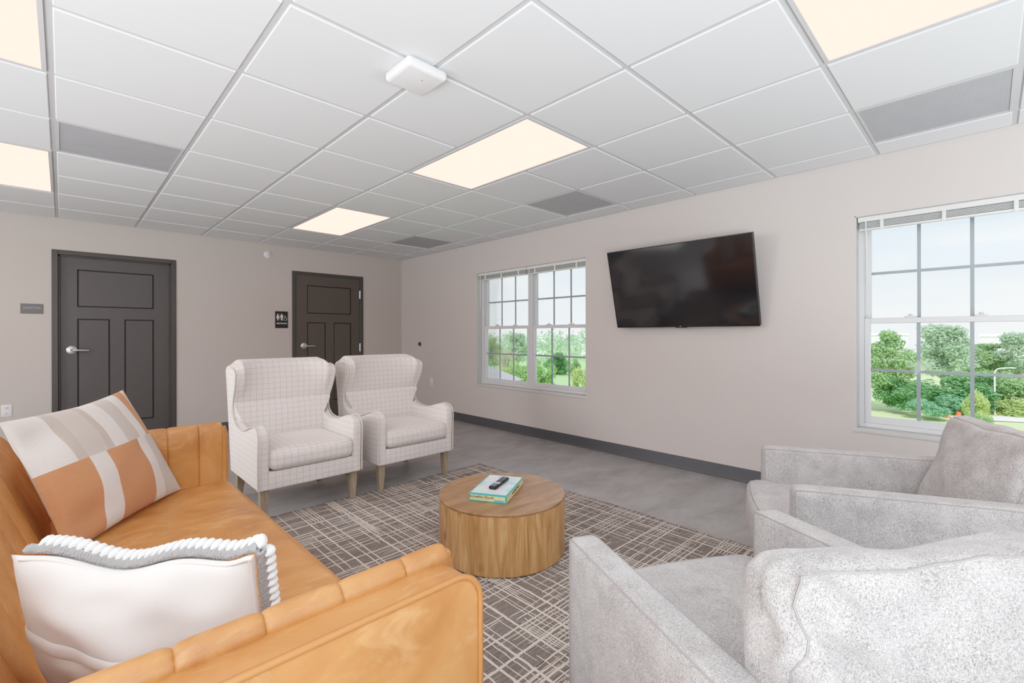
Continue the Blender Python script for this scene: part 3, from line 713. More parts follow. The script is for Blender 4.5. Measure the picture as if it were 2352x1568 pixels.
# ------------------------------------------------------------------ white wing chairs
def wing_chair(x0, x1, label):
    cx = (x0+x1)/2
    root = thing('wing_armchair', label, 'armchair', (cx, 2.35, 0), 0, 'white check wing armchairs')
    front = catmull([(1.998, .44), (1.994, .50), (2.004, .556), (2.045, .588), (2.11, .594), (2.19, .575), (2.27, .551), (2.36, .539), (2.44, .540), (2.515, .556), (2.562, .592), (2.578, .642), (2.560, .705), (2.525, .760), (2.492, .82), (2.472, .88), (2.470, .93), (2.485, .965), (2.52, .985), (2.58, .994)], 4)
    prof = [(2.03, .205), (2.004, .215)] + [(p[0], p[1]) for p in front] + [(2.70, .992), (2.735, .975), (2.745, .94), (2.72, .70), (2.69, .45), (2.655, .205)]
    th = .068
    for s in (-1, 1):
        xo = x0 if s < 0 else x1; xi = xo-s*th
        bm = bmesh.new(); add_prism(bm, prof, 'x', min(xo, xi), max(xo, xi), .016, 3)
        # wings lean outwards a little towards the top
        for v in bm.verts:
            if v.co.z > .6: v.co.x += s*.012*((v.co.z-.6)/.4)
            q_ = max(0, min(1, (v.co.z-.86)/.13)); q_ = q_*q_*(3-2*q_); v.co.z -= q_*(.010+.035*max(0, min(1, (s*(v.co.x-cx)-((x1-x0)/2-th))/th))**1.5)
        fin('side_wing', bm, M_plaid, root, smooth=50)
        bm = bmesh.new(); qq = lambda v: (lambda t: t*t*(3-2*t))(max(0, min(1, (v-.86)/.13)))
        pts = [(xo+s*.001+s*(.012*max(0, (v-.6)/.4)), u-.002 if i < 60 else u, v-.047*qq(v)) for i, (u, v) in enumerate(prof[1:-6])]
        add_tube(bm, pts, .0052, 6); fin('piping', bm, M_ivory, root, smooth=60)
    # inner back, with a stitched dip across it
    bm = bmesh.new(); rows = []; ix0, ix1 = x0+th-.012, x1-th+.012
    path = [(2.535, .36), (2.540, .45), (2.548, .56), (2.556, .64), (2.564, .680), (2.573, .694), (2.577, .70), (2.574, .706), (2.570, .722), (2.572, .76), (2.582, .84), (2.594, .91), (2.604, .955), (2.622, .985), (2.655, .997), (2.70, .995), (2.735, .975), (2.745, .93), (2.715, .68), (2.69, .45), (2.655, .21)]
    N = 41
    wf = sorted([(2.572, .60), (2.578, .642), (2.560, .705), (2.525, .760), (2.492, .82), (2.472, .88), (2.470, .93), (2.485, .965), (2.52, .985), (2.56, 1.2)], key=lambda q: q[1])
    def wing_y(z):
        for (ya, za), (yb, zb) in zip(wf, wf[1:]):
            if za <= z <= zb: return ya+(yb-ya)*(z-za)/(zb-za)
        return wf[0][0]
    sm = lambda a, b, t: (lambda q: q*q*(3-2*q))(min(1, max(0, (t-a)/(b-a))))
    for k in range(N):
        u = math.sin((-1+2*k/(N-1))*PI/2)*.6+(-1+2*k/(N-1))*.4; row = []
        for (y, z) in path:
            yy = y+(-.016*(u*u)**2 if y < 2.66 and z < .98 else 0)
            if .655 < z < .745 and y < 2.62: yy -= .010*(abs(u) > .62)*min(1, (abs(u)-.62)*6)
            if y < 2.62 and z < .69: yy -= .012*(1-u*u)*math.exp(-((z-.58)/.10)**2)
            if y < 2.62 and z > .72: yy -= .010*(1-u*u)*math.exp(-((z-.83)/.10)**2)
            zz = z - .045*sm(.80, 1.0, abs(u))*sm(.90, .99, z)
            up_ = sm(.57, .68, z)
            if y < 2.64: yy += (min(yy, wing_y(z)-.006)-yy)*min(1, abs(u)/.97)**2.6*up_
            hw_ = (ix1-ix0)/2; hw_ += ((x1-x0)/2-.004+.010*max(0, (z-.6)/.4)-hw_)*up_
            row.append(Vector((cx+hw_*u, yy, zz)))
        rows.append(row)
    V = grid_mesh(bm, rows)
    for row in (V[0], V[-1]): bm.faces.new(row)
    fin('backrest', bm, M_plaid, root, smooth=60)
    # front rail and bottom
    bm = bmesh.new(); add_box(bm, (x0+.004, 2.004, .205), (x1-.004, 2.10, .318), .010, 2); add_box(bm, (x0+.03, 2.08, .215), (x1-.03, 2.655, .30), .004, 1); fin('seat_rail', bm, M_plaid, root, smooth=50)
    # seat cushion
    hx = (x1-x0)/2-th+.004
    bm = bmesh.new(); M = Matrix.Translation((cx, 2.262, .388))
    add_cushion(bm, (hx, .285, .066), .042, (.004, .012, .016), 14, M); fin('seat_cushion', bm, M_plaid, root, smooth=180)
    # legs
    for (lx, ly, dx, dy) in ((x0+.045, 2.055, 0, .0), (x1-.045, 2.055, 0, .0), (x0+.055, 2.60, .0, .05), (x1-.055, 2.60, .0, .05)):
        bm = bmesh.new(); rows = []
        for z, h in ((.23, .026), (.12, .0225), (.0125 if ly < 2.3 else 0, .0165)):
            f = 1-z/.23
            rows.append([bm.verts.new((lx+dx*f+a*h, ly+dy*f+b*h, z)) for a, b in ((-1, -1), (1, -1), (1, 1), (-1, 1))])
        for Aq, Bq_ in zip(rows, rows[1:]):
            for k in range(4): bm.faces.new((Aq[k], Aq[(k+1) % 4], Bq_[(k+1) % 4], Bq_[k]))
        bm.faces.new(rows[0]); bm.faces.new(rows[-1][::-1])
        bmesh.ops.bevel(bm, geom=[e for e in bm.edges if abs((e.verts[0].co-e.verts[1].co).z) > .05], offset=.004, segments=2, affect='EDGES')
        fin('leg', bm, M_legwood, root, smooth=40)
    return root
wc = wing_chair(.893, 1.566, 'white check wing armchair on the left, nearest the tan sofa')
dup(wc, (2.033, 2.35, 0), 0, 1, 'white check wing armchair on the right, nearest the wall with windows')

# ------------------------------------------------------------------ leather sofa
sofa = thing('leather_sofa', 'tan leather sofa with channel-stitched back and arms, at the left', 'sofa', (.18, .62, 0))
def channel_pad(name, path, seams, to3, bulge, parent, closed_ends=True, ex=2.6):
    """path: list of 2D section points; seams: positions along the length; to3(u, (a, b)) -> Vector"""
    pth = catmull([(p[0], p[1]) for p in path], 4)
    nrm = []
    for i in range(len(pth)):
        t = pth[min(i+1, len(pth)-1)]-pth[max(i-1, 0)]; nrm.append(Vector((t.y, -t.x)).normalized())
    us = []
    for a, b in zip(seams, seams[1:]):
        for k in (0, .02, .05, .1, .2, .35, .5, .65, .8, .9, .95, .98): us.append((a+(b-a)*k, k))
    us.append((seams[-1], 0.0))
    bm = bmesh.new(); rows = []
    for u, f in us:
        d = bulge*(max(0, 1-abs(2*f-1)**ex)**.6)
        rows.append([to3(u, p+n*d) for p, n in zip(pth, nrm)])
    V = grid_mesh(bm, rows)
    if closed_ends: bm.faces.new(V[0]); bm.faces.new(V[-1])
    return fin(name, bm, M_leather, parent, smooth=70)
SY0, SY1 = -.285, 1.54
# base
bm = bmesh.new(); add_box(bm, (-.27, SY0-.06, .13), (.60, SY1+.06, .31), .012, 2); fin('base', bm, M_leather, sofa, smooth=40)
# seat: one long cushion with a seam across
def seatfn(p, o):
    o.z -= .007*math.exp(-((o.y-.028)/.008)**2)*(1 if p.z > 0 else 0)
    o.z += .005*noise.noise(Vector((o.x*5, o.y*5, 1.3)))*(1 if p.z > 0 else 0)
    return o
bm = bmesh.new(); add_cushion(bm, (.325, (SY1-SY0)/2+.004, .078), .030, (.006, 0, .012), 60, Matrix.Translation((.312, (SY0+SY1)/2, .372)), seatfn); fin('seat_cushion', bm, M_leather, sofa, smooth=180)
bm = bmesh.new(); add_tube(bm, [(.628, SY0+.03+(SY1-SY0-.06)*k/20, .440) for k in range(21)], .0055, 8); fin('piping', bm, M_stitch, sofa, smooth=60)
# back
ns = 11; seams = [SY0-.05+(SY1-SY0+.10)*k/ns for k in range(ns+1)]
bk = channel_pad('back', [(-.255, .13), (-.262, .40), (-.272, .66), (-.255, .745), (-.205, .785), (-.150, .775), (-.115, .725), (-.075, .62), (-.03, .50), (-.005, .42), (0, .34)][::-1], seams, lambda u, p: Vector((p[0], u, p[1])), .016, sofa)
# arms: channelled pad inside, smooth panel outside
for s, yi in ((-1, SY0), (1, SY1)):
    S = lambda d: yi+s*d
    arm = bpy.data.objects.new('arm', None); C.objects.link(arm); arm.parent = sofa; arm.location = Vector((.2, yi, .4))-sofa.location
    se = [-.10, .02, .146, .262, .386, .509, .608]
    path = [(0.0, .36), (0.0, .50), (0.0, .62), (.003, .68), (.012, .718), (.030, .733), (.046, .722), (.052, .69), (.052, .45), (.052, .2)]
    path = path if s < 0 else path
    p2 = [(S(d), z) for d, z in path]
    channel_pad('inner_pad', p2 if s < 0 else p2[::-1], se, lambda u, p: Vector((u, p[0], p[1])), .0065, arm, True, 7)
    bm = bmesh.new(); add_tube(bm, [(.612, S(.024), .30), (.612, S(.024), .60), (.611, S(.026), .67), (.600, S(.028), .712)], .026, 14); fin('front_roll', bm, M_leather, arm, smooth=70)
    pr = [(-.275, .13), (.628, .13)] + [(.628-.058+.058*math.cos(a), .712-.058+.058*math.sin(a)) for a in [PI/2*k/10 for k in range(11)]] + [(-.22, .712), (-.262, .69), (-.275, .65)]
    a, b = S(.045), S(.130)
    bm = bmesh.new(); add_prism(bm, pr, 'y', min(a, b), max(a, b), .010, 3); fin('outer_panel', bm, M_leather, arm, smooth=45)
    yo = S(.128); bm = bmesh.new()
    add_tube(bm, [(.629, yo, .14), (.629, yo, .40)]+[(p[0]+.001*(i < 14), yo, p[1]) for i, p in enumerate(pr[1:-3]) if i > 0]+[(.2, yo, .713), (-.2, yo, .713)], .0060, 8); fin('piping', bm, M_stitch, arm, smooth=60)
for lx in (-.2, .55):
    for ly in (-.34, 1.60):
        bm = bmesh.new(); add_lathe(bm, [(.016, 0), (.024, .13), (.024, .15)], 16, Matrix.Translation((lx, ly, .011 if (lx > .3 and ly < 1.8) else 0))); fin('leg', bm, M_legwood, sofa, smooth=40)

# ------------------------------------------------------------------ throw pillows
def pillow_rows(w, h, th, n=28, seed=1.0, side=1, pinch=.05, sag=None, wr=.006):
    rows = []
    for j in range(n+1):
        row = []
        for i in range(n+1):
            u = math.sin((-1+2*i/n)*PI/2)*.5+(-1+2*i/n)*.5; v = math.sin((-1+2*j/n)*PI/2)*.5+(-1+2*j/n)*.5
            x = w/2*u*(1-pinch*(1-v*v)); y = h/2*v*(1-pinch*(1-u*u))
            t = th/2*(max(0, (1-u**2))**.55)*(max(0, (1-v**2))**.55)
            env = (1-u*u)*(1-v*v)
            t += wr*env*noise.noise(Vector((u*2.3+seed, v*2.3, seed*3)))*2
            if sag: y += sag(u, v)
            row.append(Vector((x, y, side*t)))
        rows.append(row)
    return rows
def pillow_panel(name, rows, M, mat, parent, flip=False):
    bm = bmesh.new(); V = grid_mesh(bm, rows); uvl = bm.loops.layers.uv.new('UVMap')
    n = len(rows)-1
    idx = {v: (i/n, j/n) for j, row in enumerate(V) for i, v in enumerate(row)}
    for f in bm.faces:
        for l in f.loops: l[uvl].uv = idx[l.vert]
    if flip: bmesh.ops.reverse_faces(bm, faces=bm.faces)
    bmesh.ops.transform(bm, matrix=M, verts=bm.verts)
    return fin(name, bm, mat, parent, smooth=180, recalc=False)
def block_mat():
    t = NT('woven_colour_block'); uv = t.n('ShaderNodeTexCoord').outputs['UV']; u, v, _ = t.sep(uv)
    j = t.math('MULTIPLY', t.math('SUBTRACT', t.noise(t.map(uv, (1, 120, 1)), 4, 1), .5), .010)
    uu = t.math('ADD', u, j)
    white = lin(232, 226, 220); beige = lin(208, 198, 188); taupe = lin(198, 186, 174); org = lin(204, 138, 92)
    def steps(stops):
        nd = t.n('ShaderNodeValToRGB', None, i0=uu); cr = nd.color_ramp; cr.interpolation = 'CONSTANT'
        while len(cr.elements) < len(stops): cr.elements.new(.5)
        for e, (p, c) in zip(cr.elements, stops): e.position = p; e.color = c
        return nd.outputs[0]
    lo = steps([(0, org), (.30, white), (.405, org), (.645, white), (.74, beige)])
    hi = steps([(0, white), (.24, taupe), (.30, beige), (.42, taupe), (.46, white), (.56, beige), (.68, white), (.79, org), (.915, white)])
    c = t.mix(t.math('GREATER_THAN', v, .555), lo, hi)
    rib = t.math('SINE', t.math('MULTIPLY', v, 640.0)); fz = t.noise(t.map(uv, (14, 150, 1)), 3, 3)
    c = t.mix(t.math('MULTIPLY', fz, .48), c, t.mix(.55, c, (.25, .2, .17, 1)))
    t.bsdf(c, .92, t.bump(t.math('ADD', t.math('MULTIPLY', rib, .3), fz), .35, .002), Sheen_Weight=.15); return t.m
M_block = block_mat()
def cloth_mat(name, col):
    t = NT(name); o = t.obj(); f = t.noise(o, 380, 2); w = t.noise(o, 9, 3)
    t.bsdf(t.mix(t.math('MULTIPLY', f, .25), col, tuple(c*.8 for c in col[:3])+(1,)), .9, t.bump(t.math('ADD', t.math('MULTIPLY', f, .15), w), .25, .006), Sheen_Weight=.2); return t.m
M_offwhite = cloth_mat('off_white_cotton', lin(236, 230, 225)); M_yarn = cloth_mat('white_yarn', lin(240, 241, 240)); M_greyyarn = cloth_mat('grey_yarn', lin(160, 157, 156)); M_orange = cloth_mat('orange_canvas', lin(208, 146, 92))

yaw_ = R(54); lean = R(24); pw, ph = .655, .50
e = Vector((math.cos(yaw_), math.sin(yaw_), 0)); n_ = Vector((-math.sin(yaw_), math.cos(yaw_), 0)); u_ = Vector((0, 0, 1))*math.cos(lean)+n_*math.sin(lean)
BL = Vector((.046, .965, .462)); pc = BL+e*pw/2+u_*ph/2
Mp = basis(pc, e, u_, e.cross(u_))
p1 = thing('throw_pillow', 'large orange, white and beige colour-block pillow leaning in the far sofa corner', 'pillow', tuple(BL))
def warp(a, b):
    k_ = max(0, (b+1)/2); return -.060*k_*max(0, a), k_*(.012*a-.012)+.012*k_*max(0, a)
def dent(rows, side):
    for row in rows:
        for v in row:
            a = v.x/(pw/2); b = v.y/(ph/2)
            dx_, dy_ = warp(a, b); v.x += dx_; v.y += dy_
            if side > 0: v.z -= .022*math.exp(-((a+.66)**2+(b+.66)**2)/.04)+.02*math.exp(-((a+.75)**2+(b-.62)**2)/.04)
    return rows
pillow_panel('front_panel', dent(pillow_rows(pw, ph, .15, 34, 1.7, 1, .045), 1), Mp, M_block, p1)
pillow_panel('back_panel', dent(pillow_rows(pw, ph, .13, 24, 4.1, -1, .045), -1), Mp, M_offwhite, p1, flip=True)
bm = bmesh.new()
pts = [Mp @ Vector((pw/2*(1-.045*(1-v*v))+.002+warp(1-.045*(1-v*v), v)[0], ph/2*v+warp(1, v)[1], -.006)) for v in [-.2+1.2*k/20 for k in range(21)]]
add_tube(bm, pts, .0075, 8); fin('edge_binding', bm, M_orange, p1, smooth=60)

# lumbar pillow seen from its plain back, yarn braid on the far side
TL = Vector((-.036, .200, .752)); TR = Vector((.292, -.165, .758)); e = (TR-TL); w2 = e.length; e.normalize(); h2 = .31
n_ = Vector((-e.y, e.x, 0)).normalized()           # away from the camera
u_ = (Vector((0, 0, 1))*math.cos(R(-12))+n_*math.sin(R(-12))); u_ = (u_-e*u_.dot(e)).normalized()
pc = (TL+TR)/2-u_*h2/2; Mp = basis(pc, e, u_, e.cross(u_))
wave = lambda u, v: (max(0, v)**3)*(-.014*math.sin((u+.42)*5.2)*(1-u*u)-.012*(1-u*u)+.010*math.exp(-((u-.97)/.12)**2))
p2 = thing('throw_pillow', 'off-white lumbar pillow with chunky yarn braid edge, in the near sofa corner', 'pillow', tuple(pc-u_*h2/2))
rowsb = pillow_rows(w2, h2, .15, 34, 2.2, 1, .03, wave, .014)
pillow_panel('back_panel', rowsb, Mp, M_offwhite, p2)
pillow_panel('front_panel', pillow_rows(w2, h2, .13, 24, 6.3, -1, .03, wave), Mp, M_yarn, p2, flip=True)
def edge_pt(k, off, depth):      # k 0..1 along top edge left to right, 1..1.6 down the right edge
    if k <= 1:
        u = -1+2*k; v = 1.0; x = w2/2*u; y = h2/2*(1-.03*(1-u*u))+wave(u, v)+off
    else:
        v = 1-2*(k-1)*1.0; u = 1.0; x = w2/2*(1-.03*(1-v*v))+off; y = h2/2*v+(wave(1, v))
    return Mp @ Vector((x, y, depth))
bm = bmesh.new()
add_tube(bm, [edge_pt(k/60, -.004, .006) for k in range(3, 100)], .0042, 8); fin('piping', bm, M_offwhite, p2, smooth=60)
bm = bmesh.new()                 # grey plait
for st in (0, 1, 2):
    add_tube(bm, [edge_pt(.05+k/320, .006+.0055*math.sin(k*.5+st*2.09), -.010+.007*math.cos(k*1.0+st*4.19)) for k in range(0, 430)], .0036, 6)
fin('grey_braid', bm, M_greyyarn, p2, smooth=60)
bm = bmesh.new()                 # fat white twisted yarn
k = .10
while k < 1.52:
    c = edge_pt(k, .009, -.026)
    d = (edge_pt(k+.01, .009, -.026)-c).normalized()
    out = Vector((0, 0, 1)) if k < 1 else e
    Bq_ = basis(c, d*.8+out*.5, out, d.cross(out)) 
    bmesh.ops.create_icosphere(bm, subdivisions=2, radius=1, matrix=Bq_ @ Matrix.Diagonal((.0105, .0140, .016, 1)))
    k += .031 if k < 1 else .048
fin('white_yarn_braid', bm, M_yarn, p2, smooth=180)
bm = bmesh.new(); rows = []      # placket across the plain back
def bsurf(u, v):
    n = len(rowsb)-1
    fi = lambda t: min(n, max(0, min(range(n+1), key=lambda i: abs((math.sin((-1+2*i/n)*PI/2)*.5+(-1+2*i/n)*.5)-t))))
    return rowsb[fi(v)][fi(u)]
for vv in (.10, .06, .0, -.06, -.10):
    row = []
    for i in range(33):
        u = -.965+1.93*i/32; p = w2/2*u; 
        t = .15/2*(max(0, 1-u*u)**.55)*(max(0, 1-vv*vv)**.55)+(.0045 if -.09 < vv < .09 else .001)+.014*2*(1-u*u)*(1-vv*vv)*noise.noise(Vector((u*2.3+2.2, vv*2.3, 6.6)))
        row.append(Mp @ Vector((w2/2*u*(1-.03*(1-vv*vv)), h2/2*(vv-.10*(u+1)*.3), t)))
    rows.append(row)
grid_mesh(bm, rows); fin('placket', bm, M_offwhite, p2, smooth=180)

# ------------------------------------------------------------------ grey swivel armchairs
def grey_chair(loc, rz, label, cy, lean, hump, sd):
    """built in its own space: faces +y, origin on the floor; arm fronts at y = .38"""
    root = thing('grey_armchair', label, 'armchair', loc, 0, 'grey heather armchairs')
    W, AH = .352, .62; Y0, Y1 = -.46, .38; ym, yh = (Y0+Y1)/2, (Y1-Y0)/2
    def F(name, bm, mat, smooth=180):
        o = fin(name, bm, mat, None, smooth); o.parent = root; return o
    def S_(name, pts, par):
        bm = bmesh.new(); add_tube(bm, pts, .0019, 6); o = fin(name, bm, M_tweedseam, None, 60); o.parent = par
    for s in (-1, 1):
        hf = (.042, yh, .262); cr = (.003, .002, .002); M = Matrix.Translation((s*(W-.042), ym, AH-.262))
        bm = bmesh.new(); add_cushion(bm, hf, .020, cr, 16, M); arm = F('arm', bm, M_tweed)
        for q in (-1, 1):
            pts = [M @ cushion_pt((q, 1, -1+1.9*k/16), hf, .020, cr) for k in range(17)] + [M @ cushion_pt((q, 1, .97), hf, .02, cr)] + [M @ cushion_pt((q, 1-2*k/24, 1), hf, .020, cr) for k in range(25)]
            S_('seam', pts, arm)
    bm = bmesh.new(); add_cushion(bm, (W-.05, .045, .262), .02, (0, .004, .002), 12, Matrix.Translation((0, Y0+.045, AH-.262))); F('back_frame', bm, M_tweed)
    bm = bmesh.new(); add_box(bm, (-W+.07, Y0+.05, .12), (W-.07, Y1-.01, .30), .01, 2); F('seat_base', bm, M_tweed, 40)
    # T-shaped seat cushion bulging out past the arm fronts
    def sf(p, o):
        if p.y > 0:
            o.y += (.060+.030*(1-p.x**2))*p.y**3
            if o.y > Y1-.075: o.x *= 1+.22*min(1, (o.y-(Y1-.075))/.05)
        return o
    hs = (W-.087, .36, .085); Ms = Matrix.Translation((0, .02, .378))
    bm = bmesh.new(); add_cushion(bm, hs, .040, (.002, .008, .016), 20, Ms, sf); sc = F('seat_cushion', bm, M_tweed)
    S_('seam', [Ms @ sf(Vector((-1+2*k/30, 1, 1)), cushion_pt((-1+2*k/30, 1, 1), hs, .040, (.002, .008, .016))) for k in range(31)], sc)
    # loose back cushion, slumped
    Mc = Matrix.Translation((0, cy, .605-.013*(hump > .9))) @ Matrix.Rotation(R(-7 if hump > .9 else 0), 4, 'Z') @ Matrix.Rotation(R(lean), 4, 'X')
    def cf(p, o):
        top = max(0, p.z)
        fr = .5+.5*p.y
        o.z += top**2*hump*(fr*(-.026*math.exp(-((p.x-.15)/.55)**2)+.004*math.exp(-((p.x-1)/.25)**2))+(1-fr)*.022)
        if p.y < 0:
            c = math.exp(-((p.x+.80)**2/.07+(p.z-.55)**2/.22))
            o.y += .020*c*math.sin((p.x*1.1+p.z*.85)*13+.6)*hump; o.x += .010*c*math.sin((p.x*.5+p.z)*17)*hump
        o.y += .014*noise.noise(Vector((p.x*1.9+sd, p.z*1.9, p.y)))
        o.x += .010*noise.noise(Vector((p.z*2.5, p.y*2, 4+sd)))
        o.z += .008*top*noise.noise(Vector((p.x*3+sd, 2.0, p.y*1.5)))
        return o
    hc = (W-.080, .066 if hump > .9 else .083, .205); cr = (.012, .040, .008)
    bm = bmesh.new(); add_cushion(bm, hc, .036, cr, 30, Mc, cf); cu = F('back_cushion', bm, M_tweed)
    for q in (-1, 1):
        pts = [Mc @ cushion_pt((-1, q, -.8+1.75*k/20), hc, .036, cr, cf) for k in range(21)] + [Mc @ cushion_pt((-1+2*k/50, q, 1), hc, .036, cr, cf) for k in range(51)] + [Mc @ cushion_pt((1, q, .95-1.75*k/20), hc, .036, cr, cf) for k in range(21)]
        S_('seam', pts, cu)
    bm = bmesh.new(); add_lathe(bm, [(.02, .0), (.24, .0), (.25, .012), (.05, .03), (.04, .13), (.001, .13)], 40); F('swivel_base', bm, M_black, 40)
    root.rotation_euler = (0, 0, rz)
    return root
fN = R(27); grey_chair((1.326-.454*.38, -.481-.891*.38, .0125), -fN, 'grey heather armchair in the foreground, seen from behind, at the bottom right', -.225, 1.5, 1.0, 1.0)
fF = R(26); f = Vector((-math.sin(fF), math.cos(fF), 0)); r = Vector((math.cos(fF), math.sin(fF), 0))
fc = Vector((1.872, -.640, .0125))+r*.352
grey_chair(tuple(fc-f*.38), fF, 'grey heather armchair farther away, below the right-hand window', -.340, 17, .2, 5.0)

# ------------------------------------------------------------------ outside
def leaf_mat(name, a, b, tr=.35):
    t = NT(name); o = t.obj(); n1 = t.noise(o, 6, 3)
    c = t.mix(n1, a, b)
    d = t.n('ShaderNodeBsdfDiffuse', None, Color=c); tl = t.n('ShaderNodeBsdfTranslucent', None, Color=c)
    mx = t.n('ShaderNodeMixShader', None, i0=tr, i1=d.outputs[0], i2=tl.outputs[0]); t.t.links.new(mx.outputs[0], t.out.inputs[0]); return t.m
LEAF = {'green': leaf_mat('leaves_mid_green', lin(150, 190, 130), lin(186, 214, 158)),  # leaf tones paled, so the outdoor haze sits in the colour
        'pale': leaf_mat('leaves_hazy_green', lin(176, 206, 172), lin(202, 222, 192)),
        'dark': leaf_mat('leaves_dark_green', lin(112, 164, 112), lin(150, 194, 138)),
        'bright': leaf_mat('leaves_bright_green', lin(148, 196, 118), lin(188, 220, 150)),
        'lime': leaf_mat('leaves_lime', lin(188, 212, 134), lin(214, 228, 164)),
        'blue': leaf_mat('leaves_blue_green', lin(140, 196, 156), lin(176, 216, 180)),
        'twig': leaf_mat('dry_twigs', lin(206, 196, 178), lin(190, 200, 160), .1)}
M_bark = plain('bark', lin(176, 160, 140), .9)
def crown_mesh(name, blobs, n, ls, mat, rg, flat=.8):
    """a crown of unit height made of many small folded leaves"""
    bm = bmesh.new(); tot = sum(b[3]**2 for b in blobs)
    for (bx_, by_, bz_, br, sq) in blobs:
        for _ in range(int(n*br*br/tot)):
            d = Vector((rg.gauss(0, 1), rg.gauss(0, 1), rg.gauss(0, 1))).normalized()
            rr = br*(1-abs(rg.gauss(0, .28))+.15*rg.random()**3)*(1+.35*noise.noise(d*2.6+Vector((bx_*9, by_*9, bz_*9))))
            p = Vector((bx_+d.x*rr, by_+d.y*rr, bz_+d.z*rr*sq))
            nrm = (d*.8+Vector((rg.uniform(-1, 1), rg.uniform(-1, 1), rg.uniform(-.2, 1)))).normalized()
            a = nrm.orthogonal().normalized(); a = (Matrix.Rotation(rg.uniform(0, 6.28), 3, nrm) @ a); b = nrm.cross(a)
            l = ls*rg.uniform(.6, 1.3); w = l*rg.uniform(.35, .6)
            v = [bm.verts.new(p+q) for q in (-a*l, b*w+nrm*.2*l, a*l, -b*w+nrm*.2*l)]
            bm.faces.new(v)
    me = bpy.data.meshes.new(name); bm.to_mesh(me); bm.free(); me.materials.append(mat); return me
def trunk_mesh(h, r, rg, forks=5):
    bm = bmesh.new(); add_tube(bm, [(0, 0, -.06), (.01, 0, h*.4), (-.01, .01, h)], r, 7, taper=lambda t: 1-.35*t)
    for k in range(forks):
        a = rg.uniform(0, 6.28); e_ = Vector((math.cos(a)*.26, math.sin(a)*.26, h+rg.uniform(.15, .42)))
        add_tube(bm, [(0, 0, h*.8), tuple(Vector((0, 0, h))*.6+e_*.4), tuple(e_)], r*.45, 5, taper=lambda t: 1-.6*t)
    me = bpy.data.meshes.new('trunk'); bmesh.ops.recalc_face_normals(bm, faces=bm.faces); bm.to_mesh(me); bm.free(); me.shade_smooth(); me.materials.append(M_bark); return me
rg = random.Random(11)
TREE = {}
for k in ('green', 'pale', 'dark'):
    bl = [((lambda a_, r_: (r_*math.cos(a_), r_*math.sin(a_)))(rg.uniform(0, 6.28), rg.uniform(.05, .42)*(1.25-z_))+(z_, rg.uniform(.07, .19), .75)) for z_ in [rg.uniform(.22, .92) for _ in range(26)]]
    TREE[k] = (crown_mesh('crown', bl, 9000, .022, LEAF[k], rg), trunk_mesh(.34, .022, rg))
BUSH = {}
for k in ('green', 'dark', 'bright', 'lime', 'blue'):
    bl = [(rg.uniform(-.42, .42), rg.uniform(-.42, .42), z_*rg.uniform(.7, 1), rg.uniform(.10, .22), 1.0) for z_ in [rg.uniform(.08, .80) for _ in range(24)]]
    BUSH[k] = (crown_mesh('foliage', bl, 6000, .036, LEAF[k], rg), trunk_mesh(.18, .03, rg, 4))
def plant(name, label, cat, kind, tone, x, y, z, h, w, group, rz):
    src = (TREE if kind == 'leafy' else BUSH)[tone]
    o = thing(name, label, cat, (x, y, z), rz, group); o.scale = (w, w, h)
    new_obj('crown' if kind == 'leafy' else 'foliage', src[0], None, o); new_obj('trunk' if kind == 'leafy' else 'stem', src[1], None, o)
G1, G2 = 'trees and bushes outside the far window', 'trees and bushes outside the right-hand window'
